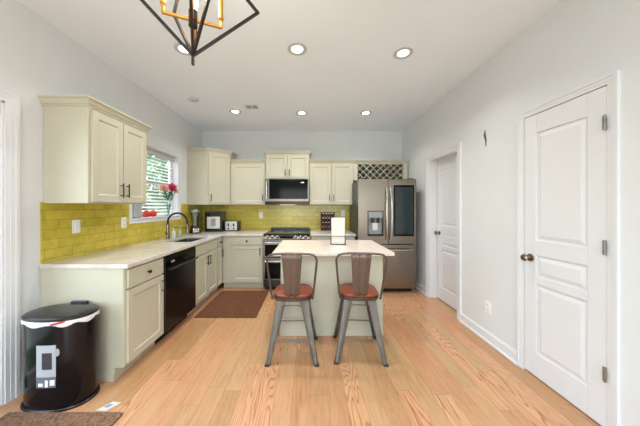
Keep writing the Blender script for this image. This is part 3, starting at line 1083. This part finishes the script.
# ------------------------------------------------------------------ bar stools
def make_stool(label, loc, rz=0):
    """back faces the camera (local -y); seat facing +y"""
    t = thing('bar_stool', label, 'stool', loc, rz, 'bar stools at the island')
    SZ = .575
    # feet at +-.215; leg tops at +-.13
    fx, fy = .212, .212
    tx, ty = .128, .135
    for sx in (-1, 1):
        for sy in (-1, 1):
            rings = []
            for k in range(9):
                u = k / 8
                z = (SZ - .03) * (1 - u) + .012 * u
                cx = sx * (tx + (fx - tx) * (u ** 1.15)); cy = sy * (ty + (fy - ty) * (u ** 1.15))
                wd = (.078 * (1 - u) + .046 * u) + .014 * max(0, .12 - u) / .12
                th = .004
                # folded L section opening inwards, convex outward corner
                L_ = wd * .92
                ox, oy = cx + sx * .012, cy + sy * .012
                sec = [(0, 0), (-L_, 0.006), (-L_, .006 + th), (-th - .004, th + .006), (-.006 - th, L_ * .0 + th + .010), (-.006 - th, L_), (-.006, L_), ]
                sec = [(0, 0), (-L_ * .5, -.003), (-L_, .004), (-L_, .004 + th), (-L_ * .5, th - .001), (-th, th), (th - L_ * 0 - th * 2 - .001, L_ * .5), (-.004 - th, L_), (-.004, L_), (.003, L_ * .5)]
                ring_ = []
                for px_, py_ in sec:
                    ring_.append((ox + sx * px_, oy - sy * py_, z))
                rings.append(ring_)
            leg = MB().loft(rings).build('leg', M_gun, t, bevel=.0008, smooth=50)
            bx(sx * fx - .02 - (0 if sx > 0 else 0), sx * fx + .02, sy * fy - .02, sy * fy + .02, 0, .014).build('rubber_foot', M_rubber, leg, bevel=.004)
    # stretchers, one per side
    zst = .20
    u = 1 - zst / SZ
    ax = tx + (fx - tx) * u - .0; ay = ty + (fy - ty) * u
    for p, q in (((-ax, -ay), (ax, -ay)), ((ax, -ay), (ax, ay)), ((ax, ay), (-ax, ay)), ((-ax, ay), (-ax, -ay))):
        MB().tube([(p[0], p[1], zst), (q[0], q[1], zst)], .0065, 8).build('stretcher', M_gundark, t, smooth=40)
    # seat pan (steel apron) and wooden seat
    def sq(r, z, pw=3.6, n=36):
        out = []
        for i in range(n):
            a = 2 * PI * i / n
            ca, sa = math.cos(a), math.sin(a)
            out.append((math.copysign(abs(ca) ** (2 / pw), ca) * r, math.copysign(abs(sa) ** (2 / pw), sa) * r * .98, z))
        return out
    MB().loft([sq(.160, SZ - .050), sq(.176, SZ - .042), sq(.183, SZ - .022), sq(.183, SZ - .014), sq(.16, SZ - .012)]).build('seat_pan', M_gun, t, smooth=35)
    MB().loft([sq(.172, SZ - .013), sq(.176, SZ - .008), sq(.176, SZ + .004), sq(.168, SZ + .010)]).build('seat', M_seat, t, smooth=35)
    # apron arch braces between the legs, under the pan
    for s in (-1, 1):
        m = MB()
        pts = [(-.135, s * .150, SZ - .16), (-.105, s * .150, SZ - .105), (-.05, s * .152, SZ - .085), (.05, s * .152, SZ - .085), (.105, s * .150, SZ - .105), (.135, s * .150, SZ - .16)]
        m.tube(pts, .006, 8)
        m.build('arch_brace', M_gundark, t, smooth=40)
    # backrest hoop
    by0 = -.158
    def bp(x, zr):
        # zr 0..1 up the back; leans back (towards -y)
        return (x, by0 - .085 * zr, SZ - .025 + zr * .415)
    hoop = []
    prof = [(.176, 0.0), (.183, .12), (.196, .4), (.208, .7), (.213, .84), (.207, .915), (.188, .965), (.155, .99), (.10, 1.0)]
    for x, zr in prof: hoop.append(bp(-x, zr))
    hoop.append(bp(0, 1.005))
    for x, zr in reversed(prof): hoop.append(bp(x, zr))
    MB().tube(hoop, .0095, 10).build('back_frame', M_gundark, t, smooth=40)
    # splat: tapered sheet with pressed ribs
    m = MB()
    rows = []
    for k in range(9):
        zr = .02 + .975 * k / 8
        hw_ = .060 + (.088 - .060) * k / 8
        row = []
        for j in range(13):
            q = -1 + 2 * j / 12
            p = bp(q * hw_, zr)
            rib = -.007 * (1 if j in (3, 4, 8, 9) else 0) - .004 * (1 - q * q)
            row.append((p[0], p[1] + rib, p[2]))
        rows.append(row)
    vs = [p for r_ in rows for p in r_]
    fs = [(a * 13 + b_, a * 13 + b_ + 1, (a + 1) * 13 + b_ + 1, (a + 1) * 13 + b_) for a in range(8) for b_ in range(12)]
    m.add(vs, fs)
    sp = m.build('back_splat', M_splat, t, smooth=30)
    md = sp.modifiers.new('thick', 'SOLIDIFY'); md.thickness = .003
    return t


s1 = make_stool('metal bar stool with red-brown wood seat, left one of the pair at the island', (-.155, 2.315, 0), 0)
dup(s1, (.455, 2.328, 0), math.radians(-4), 'metal bar stool with red-brown wood seat, right one of the pair at the island')

# ------------------------------------------------------------------ bin
bn = thing('trash_can', 'black oval pedal bin with a white liner beside the base cabinets', 'trash can', (-1.775, 1.755, 0), 0)
RX, RY = .222, .140
sy = RY / RX
MB().lathe([(.232, 0), (.232, .012), (.226, .018)], n=56, sx=1, sy=RY / RX, power=2.3).build('base_ring', M_blackpl, bn, smooth=30)
MB().lathe([(.215, .018), (.217, .03), (RX - .004, .30), (RX - .003, .56), (RX - .006, .575)], n=56, sy=sy, power=2.3).build('bin_body', mat('glossy_black_steel', (30, 25, 28), .16, metal=.55, noise=.04), bn, smooth=30)
random.seed(3)
rings = []
prof = [(1.0, .566), (1.014, .570), (1.022, .578), (1.025, .592), (1.0, .60)]
for s_, z in prof:
    rg_ = []
    for i in range(56):
        a = 2 * PI * i / 56
        ca, sa = math.cos(a), math.sin(a)
        k = s_ + .008 * math.sin(i * 2.3 + z * 60)
        rg_.append((math.copysign(abs(ca) ** (2 / 2.3), ca) * RX * k, math.copysign(abs(sa) ** (2 / 2.3), sa) * RY * k, z + (.009 * math.sin(i * .9) if z < .58 else 0)))
    rings.append(rg_)
lb = MB().loft(rings, cap=False).build('bin_liner', M_bag, bn, smooth=60)
pts = []
for i in range(6):
    a = math.radians(284 + 4 * i)
    ca, sa = math.cos(a), math.sin(a)
    pts.append((math.copysign(abs(ca) ** (2 / 2.3), ca) * RX * 1.035, math.copysign(abs(sa) ** (2 / 2.3), sa) * RY * 1.035, .582 + .003 * i))
MB().tube(pts, .007, 8).build('red_drawstring', M_red, lb)
MB().lathe([(.225, .598), (.228, .604), (.226, .614), (.215, .621), (.15, .626), (.05, .627)], n=56, sy=sy, power=2.3).build('lid', M_blackpl, bn, smooth=30)
bx(-.06, .06, RY - .022, RY + .006, .56, .636).build('lid_hinge', M_blackpl, bn, bevel=.004)


# stickers wrapped on the bin front
def wrap(a0, a1, z0, z1, off, n=10):
    m = MB(); vs = []
    for i in range(n + 1):
        a = math.radians(a0 + (a1 - a0) * i / n)
        ca, sa = math.cos(a), math.sin(a)
        for z in (z0, z1):
            f_ = off / .2 + 1
            vs.append((math.copysign(abs(ca) ** (2 / 2.3), ca) * (RX - .0025) * f_, math.copysign(abs(sa) ** (2 / 2.3), sa) * (RX - .0025) * sy * f_, z))
    m.add(vs, [(2 * i, 2 * i + 2, 2 * i + 3, 2 * i + 1) for i in range(n)])
    return m


lbl = wrap(264, 291, .215, .445, .0012).build('sticker', mat('sticker_white', (160, 162, 168), .4, noise=.05), bn)
wrap(264, 291, .165, .235, .0018).build('sticker_band', mat('sticker_grey', (92, 98, 106), .4, noise=.1), lbl)
wrap(271, 285, .285, .395, .0022).build('sticker_picture', mat('sticker_dark', (48, 46, 50), .4, noise=.2), lbl)
wrap(267, 272, .175, .195, .0026).build('sticker_print', M_white, lbl)
wrap(275, 279, .170, .215, .0026).build('sticker_print', M_white, lbl)
wrap(282, 289, .180, .215, .0026).build('sticker_print', M_white, lbl)
m = MB(); vs = []
cA, cZ = 293, .395
ctr = []
for i in range(18):
    t_ = 2 * PI * i / 18
    a = math.radians(cA + 3.8 * math.cos(t_)); z = cZ + .026 * math.sin(t_)
    ca, sa = math.cos(a), math.sin(a); f_ = 1.014
    vs.append((math.copysign(abs(ca) ** (2 / 2.3), ca) * (RX - .0025) * f_, math.copysign(abs(sa) ** (2 / 2.3), sa) * (RX - .0025) * sy * f_, z))
m.add(vs, [tuple(range(18))]); m.build('round_sticker', mat('round_sticker_grey', (150, 150, 156), .4), lbl)

# ------------------------------------------------------------------ rugs, leaflet
rug = MB().prism(rrect(-1.425, -.66, 3.00, 3.965, .015), .001, .010)
tag(rug.build('kitchen_rug', M_rug, bevel=.002), 'brown woven rug on the floor in front of the sink cabinets', 'rug')
dm = MB().prism(rrect(-1.98, -1.225, .95, 1.612, .01), .001, .012)
tag(dm.build('doormat', M_mat, bevel=.002), 'coarse brown doormat on the floor in front of the black bin', 'doormat')
lf = MB().prism([(-1.43, 1.635), (-1.36, 1.632), (-1.31, 1.70), (-1.375, 1.71)], .001, .003)
lf = lf.build('paper_leaflet', M_paper); tag(lf, 'small white leaflet lying on the oak floor beside the bin', 'paper')
MB().prism([(-1.40, 1.66), (-1.37, 1.658), (-1.35, 1.685), (-1.38, 1.688)], .003, .0034).build('printed_patch', mat('leaflet_blue', (110, 140, 175), .6), lf)

# ------------------------------------------------------------------ things on the worktops
# blender jug
b = thing('countertop_blender', 'black and steel blender with clear jug on the worktop beside the faucet', 'blender', (-1.95, 4.16, ZT + .001), math.radians(35))
MB().lathe([(.088, 0), (.09, .01), (.082, .04), (.066, .11), (.058, .13)], n=28, power=3).build('base', M_blackpl, b, smooth=35)
m = MB(); m.box(-.05, .05, -.088, -.07, .02, .085, ); m.build('front_panel', M_steelh, b, bevel=.004)
MB().lathe([(.05, .13), (.048, .15), (.07, .32), (.072, .365), (.068, .365), (.066, .32), (.044, .155)], n=28, cap=False).build('jug', M_jug, b, smooth=35)
MB().lathe([(.073, .362), (.073, .378), (.045, .384), (.03, .40), (.028, .405)], n=28).build('lid', M_greypl, b, smooth=35)
MB().tube([(.068, 0, .335), (.11, 0, .33), (.115, 0, .24), (.06, 0, .20)], .008, 8).build('handle', M_jar, b, smooth=40)
# coffee maker
cm = thing('coffee_maker', 'black coffee maker with a steel front panel in the corner of the worktop', 'coffee maker', (-1.75, 4.55, ZT + .001), math.radians(4))
m = MB(); m.box(-.15, .15, -.13, .14, 0, .36); m.box(-.15, .15, -.14, -.13, 0, .05); m.box(-.15, .15, -.14, -.13, .275, .36)
m.build('body', M_blackpl, cm, bevel=.004)
bx(-.115, .115, -.138, -.129, .055, .27).build('front_panel', M_brightsteel, cm, bevel=.004)
m = MB(); m.box(-.04, .04, -.142, -.137, .10, .235); m.build('brew_hatch', M_greypl, cm, bevel=.003)
bx(-.008, .008, -.146, -.141, .195, .211).build('power_light', M_red, cm)
# toaster
ts = thing('toaster', 'two-slice steel toaster with black ends standing by the back wall', 'toaster', (-1.46, 4.62, ZT + .001), 0)
m = MB(); m.box(-.12, .12, -.085, .085, .012, .18); m.build('shell', M_brightsteel, ts, bevel=.018, seg=3)
for s in (-1, 1): bx(s * .12 - .016, s * .12 + .016, -.09, .09, 0, .186).build('end_cap', M_blackpl, ts, bevel=.014, seg=3)
for x in (-.05, .05):
    bx(x - .012, x + .012, -.10, -.084, .09, .14).build('lever', M_blackpl, ts)
    T = Matrix.Translation((x, -.084, .05)) @ Matrix.Rotation(PI / 2, 4, 'X')
    MB().lathe([(.014, 0), (.014, .01), (.01, .013)], T=T, n=14).build('dial', M_blackpl, ts)
for y in (-.035, .035): bx(-.09, .09, y - .014, y + .014, .178, .1815).build('bread_slot', M_dark, ts)

# soap bottles
for (x, y, hgt, liq, lab) in ((-1.96, 3.52, .10, (210, 214, 206), 'clear soap bottle with grey pump behind the sink, nearer the faucet'),
                              (-1.95, 3.66, .10, (168, 186, 150), 'clear soap bottle with pale green liquid behind the sink, farther from the faucet')):
    s = thing('soap_bottle', lab, 'bottle', (x, y, ZT + .001), 0, 'soap bottles behind the sink')
    MB().lathe([(.028, 0), (.031, .005), (.031, hgt * .8), (.014, hgt), (.012, hgt + .015)], n=20).build('bottle', mat('soap_%d' % int(y * 100), liq, .12, spec=.7), s, smooth=35)
    m = MB(); m.tube([(0, 0, hgt + .01), (0, 0, hgt + .055)], .004, 8); m.tube([(-.004, 0, hgt + .052), (.035, 0, hgt + .047)], .005, 8)
    m.lathe([(.015, hgt + .012), (.015, hgt + .026)], n=16)
    m.build('pump', M_steelh, s)

# window-sill items
SZs = WZ0 + .005
k = thing('metal_box', 'small grey metal box with dark lid slot standing on the window sill', 'canister', (XL - .012, 2.985, SZs), 0)
bx(-.035, .035, -.072, .062, .006, .165).build('body', mat('soft_grey_metal', (176, 186, 192), .45, metal=.2), k, bevel=.006)
bx(-.03, .03, -.05, .05, .165, .170).build('lid', M_fridgeside, k, bevel=.002)
for yy in (-.045, .045): bx(-.03, .03, yy - .008, yy + .008, 0, .008).build('foot', M_rubber, k)
first = None
for i, (yy, lab) in enumerate(((3.17, 'red tomato on the window sill, next to the grey metal box'), (3.305, 'red tomato on the window sill, next to the flower vase'))):
    if first is None:
        t = thing('tomato', lab, 'tomato', (XL - .008, yy, SZs), 0, 'tomatoes on the window sill')
        prof = []
        for q in range(13):
            a = -PI / 2 + PI * q / 12
            prof.append((.052 * math.cos(a) ** .85 if math.cos(a) > 1e-6 else .0005, .042 + .042 * math.sin(a) - (.008 if q == 12 else 0)))
        MB().lathe(prof, n=24, sx=.9).build('flesh', M_tomato, t, smooth=50)
        m = MB()
        for j in range(5):
            a = 2 * PI * j / 5
            m.add([(0, 0, .082), (.02 * math.cos(a - .3), .02 * math.sin(a - .3), .086), (.03 * math.cos(a), .03 * math.sin(a), .083), (.02 * math.cos(a + .3), .02 * math.sin(a + .3), .086)], [(0, 1, 2, 3)])
        m.tube([(0, 0, .08), (0, .002, .094)], .0025, 6)
        m.build('stem', M_green, t)
        first = t
    else:
        dup(first, (XL - .008, yy, SZs), .7, lab)
VX, VY = XL - .002, 3.655
vs_ = thing('glass_vase', 'slim clear glass vase on the window sill', 'vase', (VX, VY, SZs), 0)
MB().lathe([(.030, 0), (.032, .004), (.018, .02), (.014, .05), (.018, .10), (.030, .175), (.028, .175), (.016, .10), (.012, .05), (.012, .02)], n=24).build('vase_glass', M_jar, vs_, smooth=50)


def flower(name, label, base, head, r, mt, seed):
    random.seed(seed)
    t = thing(name, label, 'flower', base, 0, 'flowers in the window vase')
    hx_, hy_, hz_ = head
    MB().tube([(0, 0, 0), (hx_ * .2, hy_ * .2, hz_ * .5), (hx_, hy_, hz_)], .003, 6).build('stem', M_green, t)
    m = MB()
    o = Vector(head)
    for L_ in range(6):
        e = -.9 + L_ * .42
        for j in range(8):
            a = 2 * PI * j / 8 + L_ * .5
            rr = r * (.62 + .1 * (L_ % 2))
            d = Vector((math.cos(a) * math.cos(e), math.sin(a) * math.cos(e), math.sin(e)))
            side = Vector((-math.sin(a), math.cos(a), 0)) * rr * .55
            up = d.cross(side).normalized() * rr * .45
            m.add([o + d * rr * .15, o + d * rr * .75 - side - up * .4, o + d * rr * 1.15 + up, o + d * rr * .75 + side - up * .4], [(0, 1, 2, 3)])
    m.build('petals', mt, t)
    m = MB()
    for j in range(9):
        a = random.uniform(0, 6.28); z = random.uniform(.5, .85) * hz_
        o = Vector((hx_ * z / hz_ * .6, hy_ * z / hz_ * .6, z)); d = Vector((math.cos(a) * .03, math.sin(a) * .085, .05))
        s = Vector((-math.sin(a) * .3, math.cos(a), .6)) * .026
        m.add([o, o + d * .5 - s, o + d, o + d * .5 + s], [(0, 1, 2, 3)])
    m.build('leaves', M_green, t)


flower('flower', 'large bright pink flower in the glass vase', (VX, VY + .004, SZs + .03), (.02, .055, .385), .095, M_pink, 1)
flower('flower', 'pale peach flower in the glass vase', (VX - .004, VY - .004, SZs + .03), (.01, -.115, .37), .085, M_peach, 2)
flower('flower', 'small pale pink flower at the side of the vase bouquet', (VX + .004, VY, SZs + .03), (.02, .165, .345), .05, M_peach, 5)

# spice rack + jars
sr = thing('spice_rack', 'reddish wooden spice rack on the worktop right of the range', 'spice rack', (.385 - .05, 4.66, ZT + .001), 0)
RW, RH = .25, .345
m = MB()
for s in (-1, 1): m.box(s * RW / 2 - .007, s * RW / 2 + .007, -.04, .04, 0, RH)
m.box(-RW / 2, RW / 2, .033, .04, 0, RH)
m.build('frame', M_rackwood, sr, bevel=.002)
lv = [.01, .095, .18, .265]
for z in lv:
    s_ = bx(-RW / 2 + .007, RW / 2 - .007, -.04, .033, z - .006, z).build('shelf', M_rackwood, sr)
jar0 = None
names = {0: 'bottom', 1: 'second lowest', 2: 'second highest', 3: 'top'}
for r_i, z in enumerate(lv):
    for j in range(4):
        x = .335 + (-.087 + j * .058)
        lab = '%s shelf of the spice rack, %s dark spice jar with pale lid' % (names[r_i], ('leftmost', 'left of centre', 'right of centre', 'rightmost')[j])
        loc = (x, 4.655, ZT + .001 + z)
        if jar0 is None:
            jar0 = thing('spice_jar', lab, 'jar', loc, 0, 'spice jars in the rack')
            MB().lathe([(.021, 0), (.022, .004), (.022, .045), (.017, .05)], n=14).build('jar', M_spice, jar0, smooth=35)
            MB().lathe([(.019, .05), (.019, .064), (.016, .066)], n=14).build('lid', M_steelh, jar0, smooth=35)
        else:
            dup(jar0, loc, 0, lab)

# paper pad in wire holder on the island
ph = thing('wire_holder', 'low black wire holder on the island top', 'holder', (.335, 2.93, ZT + .001), math.radians(-6))
m = MB()
m.prism(rrect(-.09, .09, -.045, .045, .01), 0, .005)
m.build('base_plate', M_black, ph)
m = MB()
for yy in (-.040, .040):
    m.tube([(-.084, yy, .004), (-.084, yy, .10), (.084, yy, .10), (.084, yy, .004)], .0045, 8)
for xx in (-.084, .084): m.tube([(xx, -.04, .10), (xx, .04, .10)], .003, 8)
m.build('wire_frame', M_black, ph)
pp = bx(-.079, .079, -.033, .033, .006, .315).build('paper_stack', M_paper, None, bevel=.003)
pp.location = (.335, 2.93, ZT + .001); pp.rotation_euler = (0, 0, math.radians(-6))
tag(pp, 'tall white paper stack standing upright in the wire holder on the island', 'paper')

# ------------------------------------------------------------------ outlets
def outlet(name, label, loc, rz, cat='outlet', rocker=False):
    t = thing(name, label, cat, loc, rz)      # faces local -y
    bx(-.038, .038, -.006, 0, -.06, .06).build('cover_plate', M_white, t, bevel=.003)
    if rocker:
        bx(-.017, .017, -.010, -.005, -.034, .034).build('rocker', M_white, t, bevel=.002)
    else:
        for z in (-.024, .024):
            s = bx(-.016, .016, -.009, -.005, z - .017, z + .017).build('socket', M_white, t, bevel=.004)
            for x in (-.006, .006): bx(x - .0012, x + .0012, -.0096, -.0088, z - .002, z + .009).build('slot', M_dark, s)
    return t


outlet('light_switch', 'white light switch on the tiled left wall, nearer the bin', (XL + .009, 2.20, 1.185), RZ, 'switch', True)
outlet('wall_outlet', 'white outlet on the tiled left wall near the window casing', (XL + .009, 2.76, 1.185), RZ)
outlet('wall_outlet', 'white outlet on the tiled back wall left of the range', (-.955, YB - .009, 1.20), 0)
outlet('wall_outlet', 'white outlet on the tiled back wall right of the spice rack', (.645, YB - .009, 1.235), 0)
outlet('wall_outlet', 'white outlet low on the right wall between the two doors', (XR, 2.475, .345), -RZ)
# bare scuff on the right wall
m = MB()
sc_ = [(2.525, 1.79), (2.515, 1.79), (2.505, 1.73), (2.495, 1.69), (2.500, 1.62), (2.512, 1.62), (2.518, 1.68), (2.540, 1.735), (2.533, 1.765)]
m.prism([(y, z + .36) for y, z in sc_], XR - .0012, XR - .0002, 'x')
sfo = m.build('wall_scuff', M_blotch); tag(sfo, 'narrow torn grey scuff mark on the right wall between the two doors', 'scuff')

# ------------------------------------------------------------------ ceiling fixtures
lamps = [(-1.18, 2.31, 'recessed ceiling light behind the chandelier'),
         (-.12, 2.31, 'recessed ceiling light in the front row, over the stools'),
         (.90, 2.37, 'recessed ceiling light in the front row, nearest the right wall'),
         (-1.165, 3.82, 'recessed ceiling light in the back row, beside the air vent'),
         (-.13, 3.88, 'recessed ceiling light in the back row, in front of the range'),
         (.885, 3.88, 'recessed ceiling light in the back row, in front of the refrigerator')]
l0 = None
for x, y, lab in lamps:
    if l0 is None:
        l0 = thing('recessed_ceiling_light', lab, 'ceiling light', (x, y, H), 0, 'recessed ceiling lights')
        MB().lathe([(.056, -.001), (.092, -.001), (.092, -.006), (.074, -.010), (.054, -.004)], n=32, cap=False).build('trim_ring', M_valance, l0, smooth=35)
        MB().lathe([(.0535, -.002), (.0535, -.005), (.045, -.0065), (.01, -.007)], n=32).build('lens', M_lamp, l0, smooth=35)
    else:
        dup(l0, (x, y, H), 0, lab)
    L_ = bpy.data.lights.new('downlight', 'AREA')
    L_.shape = 'DISK'; L_.size = .12; L_.spread = math.radians(130); L_.energy = 7; L_.color = (1, .98, .94)
    lo = bpy.data.objects.new('downlight', L_); C.collection.objects.link(lo)
    lo.location = (x, y, H - .015)
# fill lamps added out of view behind the camera, copied from the kitchen fixtures
for x, y, lab in ((-.9, -1.2, 'added fill light in the ceiling behind the camera, left of the front pair'), (.6, -1.2, 'added fill light in the ceiling behind the camera, right of the front pair'),
                  (-.9, -3.4, 'added fill light in the ceiling behind the camera, left of the rear pair'), (.6, -3.4, 'added fill light in the ceiling behind the camera, right of the rear pair')):
    dup(l0, (x, y, H), 0, lab)
    L_ = bpy.data.lights.new('downlight', 'AREA')
    L_.shape = 'DISK'; L_.size = .12; L_.energy = 36; L_.color = (.78, .9, 1)
    lo = bpy.data.objects.new('downlight', L_); C.collection.objects.link(lo)
    lo.location = (x, y, H - .015)
sd = thing('smoke_detector', 'flat round white disc on the ceiling left of the air vent', 'smoke detector', (-1.61, 3.38, H), 0)
MB().lathe([(.07, 0), (.07, -.012), (.06, -.022), (.03, -.026)], n=28).build('cover', mat('detector_white', (200, 200, 200), .5), sd, smooth=35)
MB().lathe([(.012, -.024), (.012, -.029), (.008, -.031)], n=14).build('test_button', M_greypl, sd)
vt = thing('air_vent', 'small white ceiling air register with dark slots', 'vent', (-.865, 3.64, H), 0)
m = MB()
for a_ in ((-.10, -.082, -.075, .075), (.082, .10, -.075, .075), (-.10, .10, -.075, -.06), (-.10, .10, .06, .075), (-.006, .006, -.06, .06)):
    m.box(a_[0], a_[1], a_[2], a_[3], -.008, 0)
m.build('frame', M_white, vt)
bx(-.09, .09, -.065, .065, -.002, 0).build('duct', M_dark, vt)
m = MB()
for q in range(3):
    yy = -.03 + q * .03
    m.box(-.085, .085, yy - .0025, yy + .0025, -.007, -.003)
m.build('louvres', M_white, vt)

# ------------------------------------------------------------------ chandelier
K = .85
ctr = Vector((-.6205 * K, 1.3 * K, 0))
zb = 1.36 + .803 * K
ch = thing('chandelier', 'open dark-bronze geometric cage chandelier with gold candle arms', 'chandelier', (ctr.x, ctr.y, 0), 0)
MBr = mat('dark_bronze', (44, 36, 34), .4, metal=.4, noise=.1)
top = zb + .657 * K


def kite(dx, dy, rise, name='cage_frame'):
    p = [Vector((0, 0, zb)), Vector((dx, dy, zb + rise)), Vector((0, 0, top)), Vector((-dx, -dy, zb + rise))]
    m = MB()
    for i in range(4):
        a, b_ = p[i], p[(i + 1) % 4]
        e = (b_ - a).normalized() * .006
        m.tube([a - e, b_ + e], .0058, square=True)
    return m.build(name, MBr, ch)


kite(.316 * K, .13 * K, .330 * K)
kite(-.13 * K, .316 * K, .330 * K)
kite(-.18 * K, .14 * K, .330 * K)
m = MB(); m.tube([(0, 0, zb - .042), (0, 0, zb + .02)], .0055, square=True); m.build('bottom_finial', MBr, ch)
hz = 1.36 + .843
MB().lathe([(.010, hz - .035), (.019, hz - .03), (.019, hz + .04), (.010, hz + .05)], n=20).build('hub', MBr, ch, smooth=35)
MB().tube([(0, 0, hz + .04), (0, 0, H - .02)], .006, 10).build('stem', M_gold, ch, smooth=40)
MB().lathe([(.06, H - .0), (.06, H - .015), (.02, H - .03), (.008, H - .032)], n=28).build('canopy', MBr, ch, smooth=35)
for i in range(4):
    a = math.atan2(.13, .316) + i * PI / 2
    R_ = .118
    ex_, ey_ = math.cos(a) * R_, math.sin(a) * R_
    arm = MB().tube([(0, 0, hz), (ex_, ey_, hz), ], .0055, square=True)
    arm.tube([(ex_, ey_, hz - .0055), (ex_, ey_, hz + .035)], .0055, square=True)
    ao = arm.build('arm', M_gold, ch)
    MB().lathe([(.011, hz + .035), (.013, hz + .04), (.011, hz + .045), (.0105, hz + .13)], c=(ex_, ey_, 0), n=16).build('candle_sleeve', M_gold, ao, smooth=35)
    MB().lathe([(.007, hz + .13), (.012, hz + .14), (.0165, hz + .165), (.012, hz + .20), (.003, hz + .225)], c=(ex_, ey_, 0), n=16).build('bulb', M_bulb, ao, smooth=50)
pl = bpy.data.lights.new('chandelier_glow', 'POINT'); pl.energy = 9; pl.color = (1, .86, .68); pl.shadow_soft_size = .05
po = bpy.data.objects.new('chandelier_glow', pl); C.collection.objects.link(po); po.location = (ctr.x, ctr.y, hz + .17)

# small lens light under the corner cabinet
uc = thing('under_cabinet_light', 'small silver puck light fixed under the angled corner wall cabinet', 'light', (-1.60, 4.50, UB), 0)
MB().lathe([(.045, -.001), (.047, -.012), (.03, -.026), (.012, -.03)], n=24).build('housing', M_steelh, uc, smooth=35)
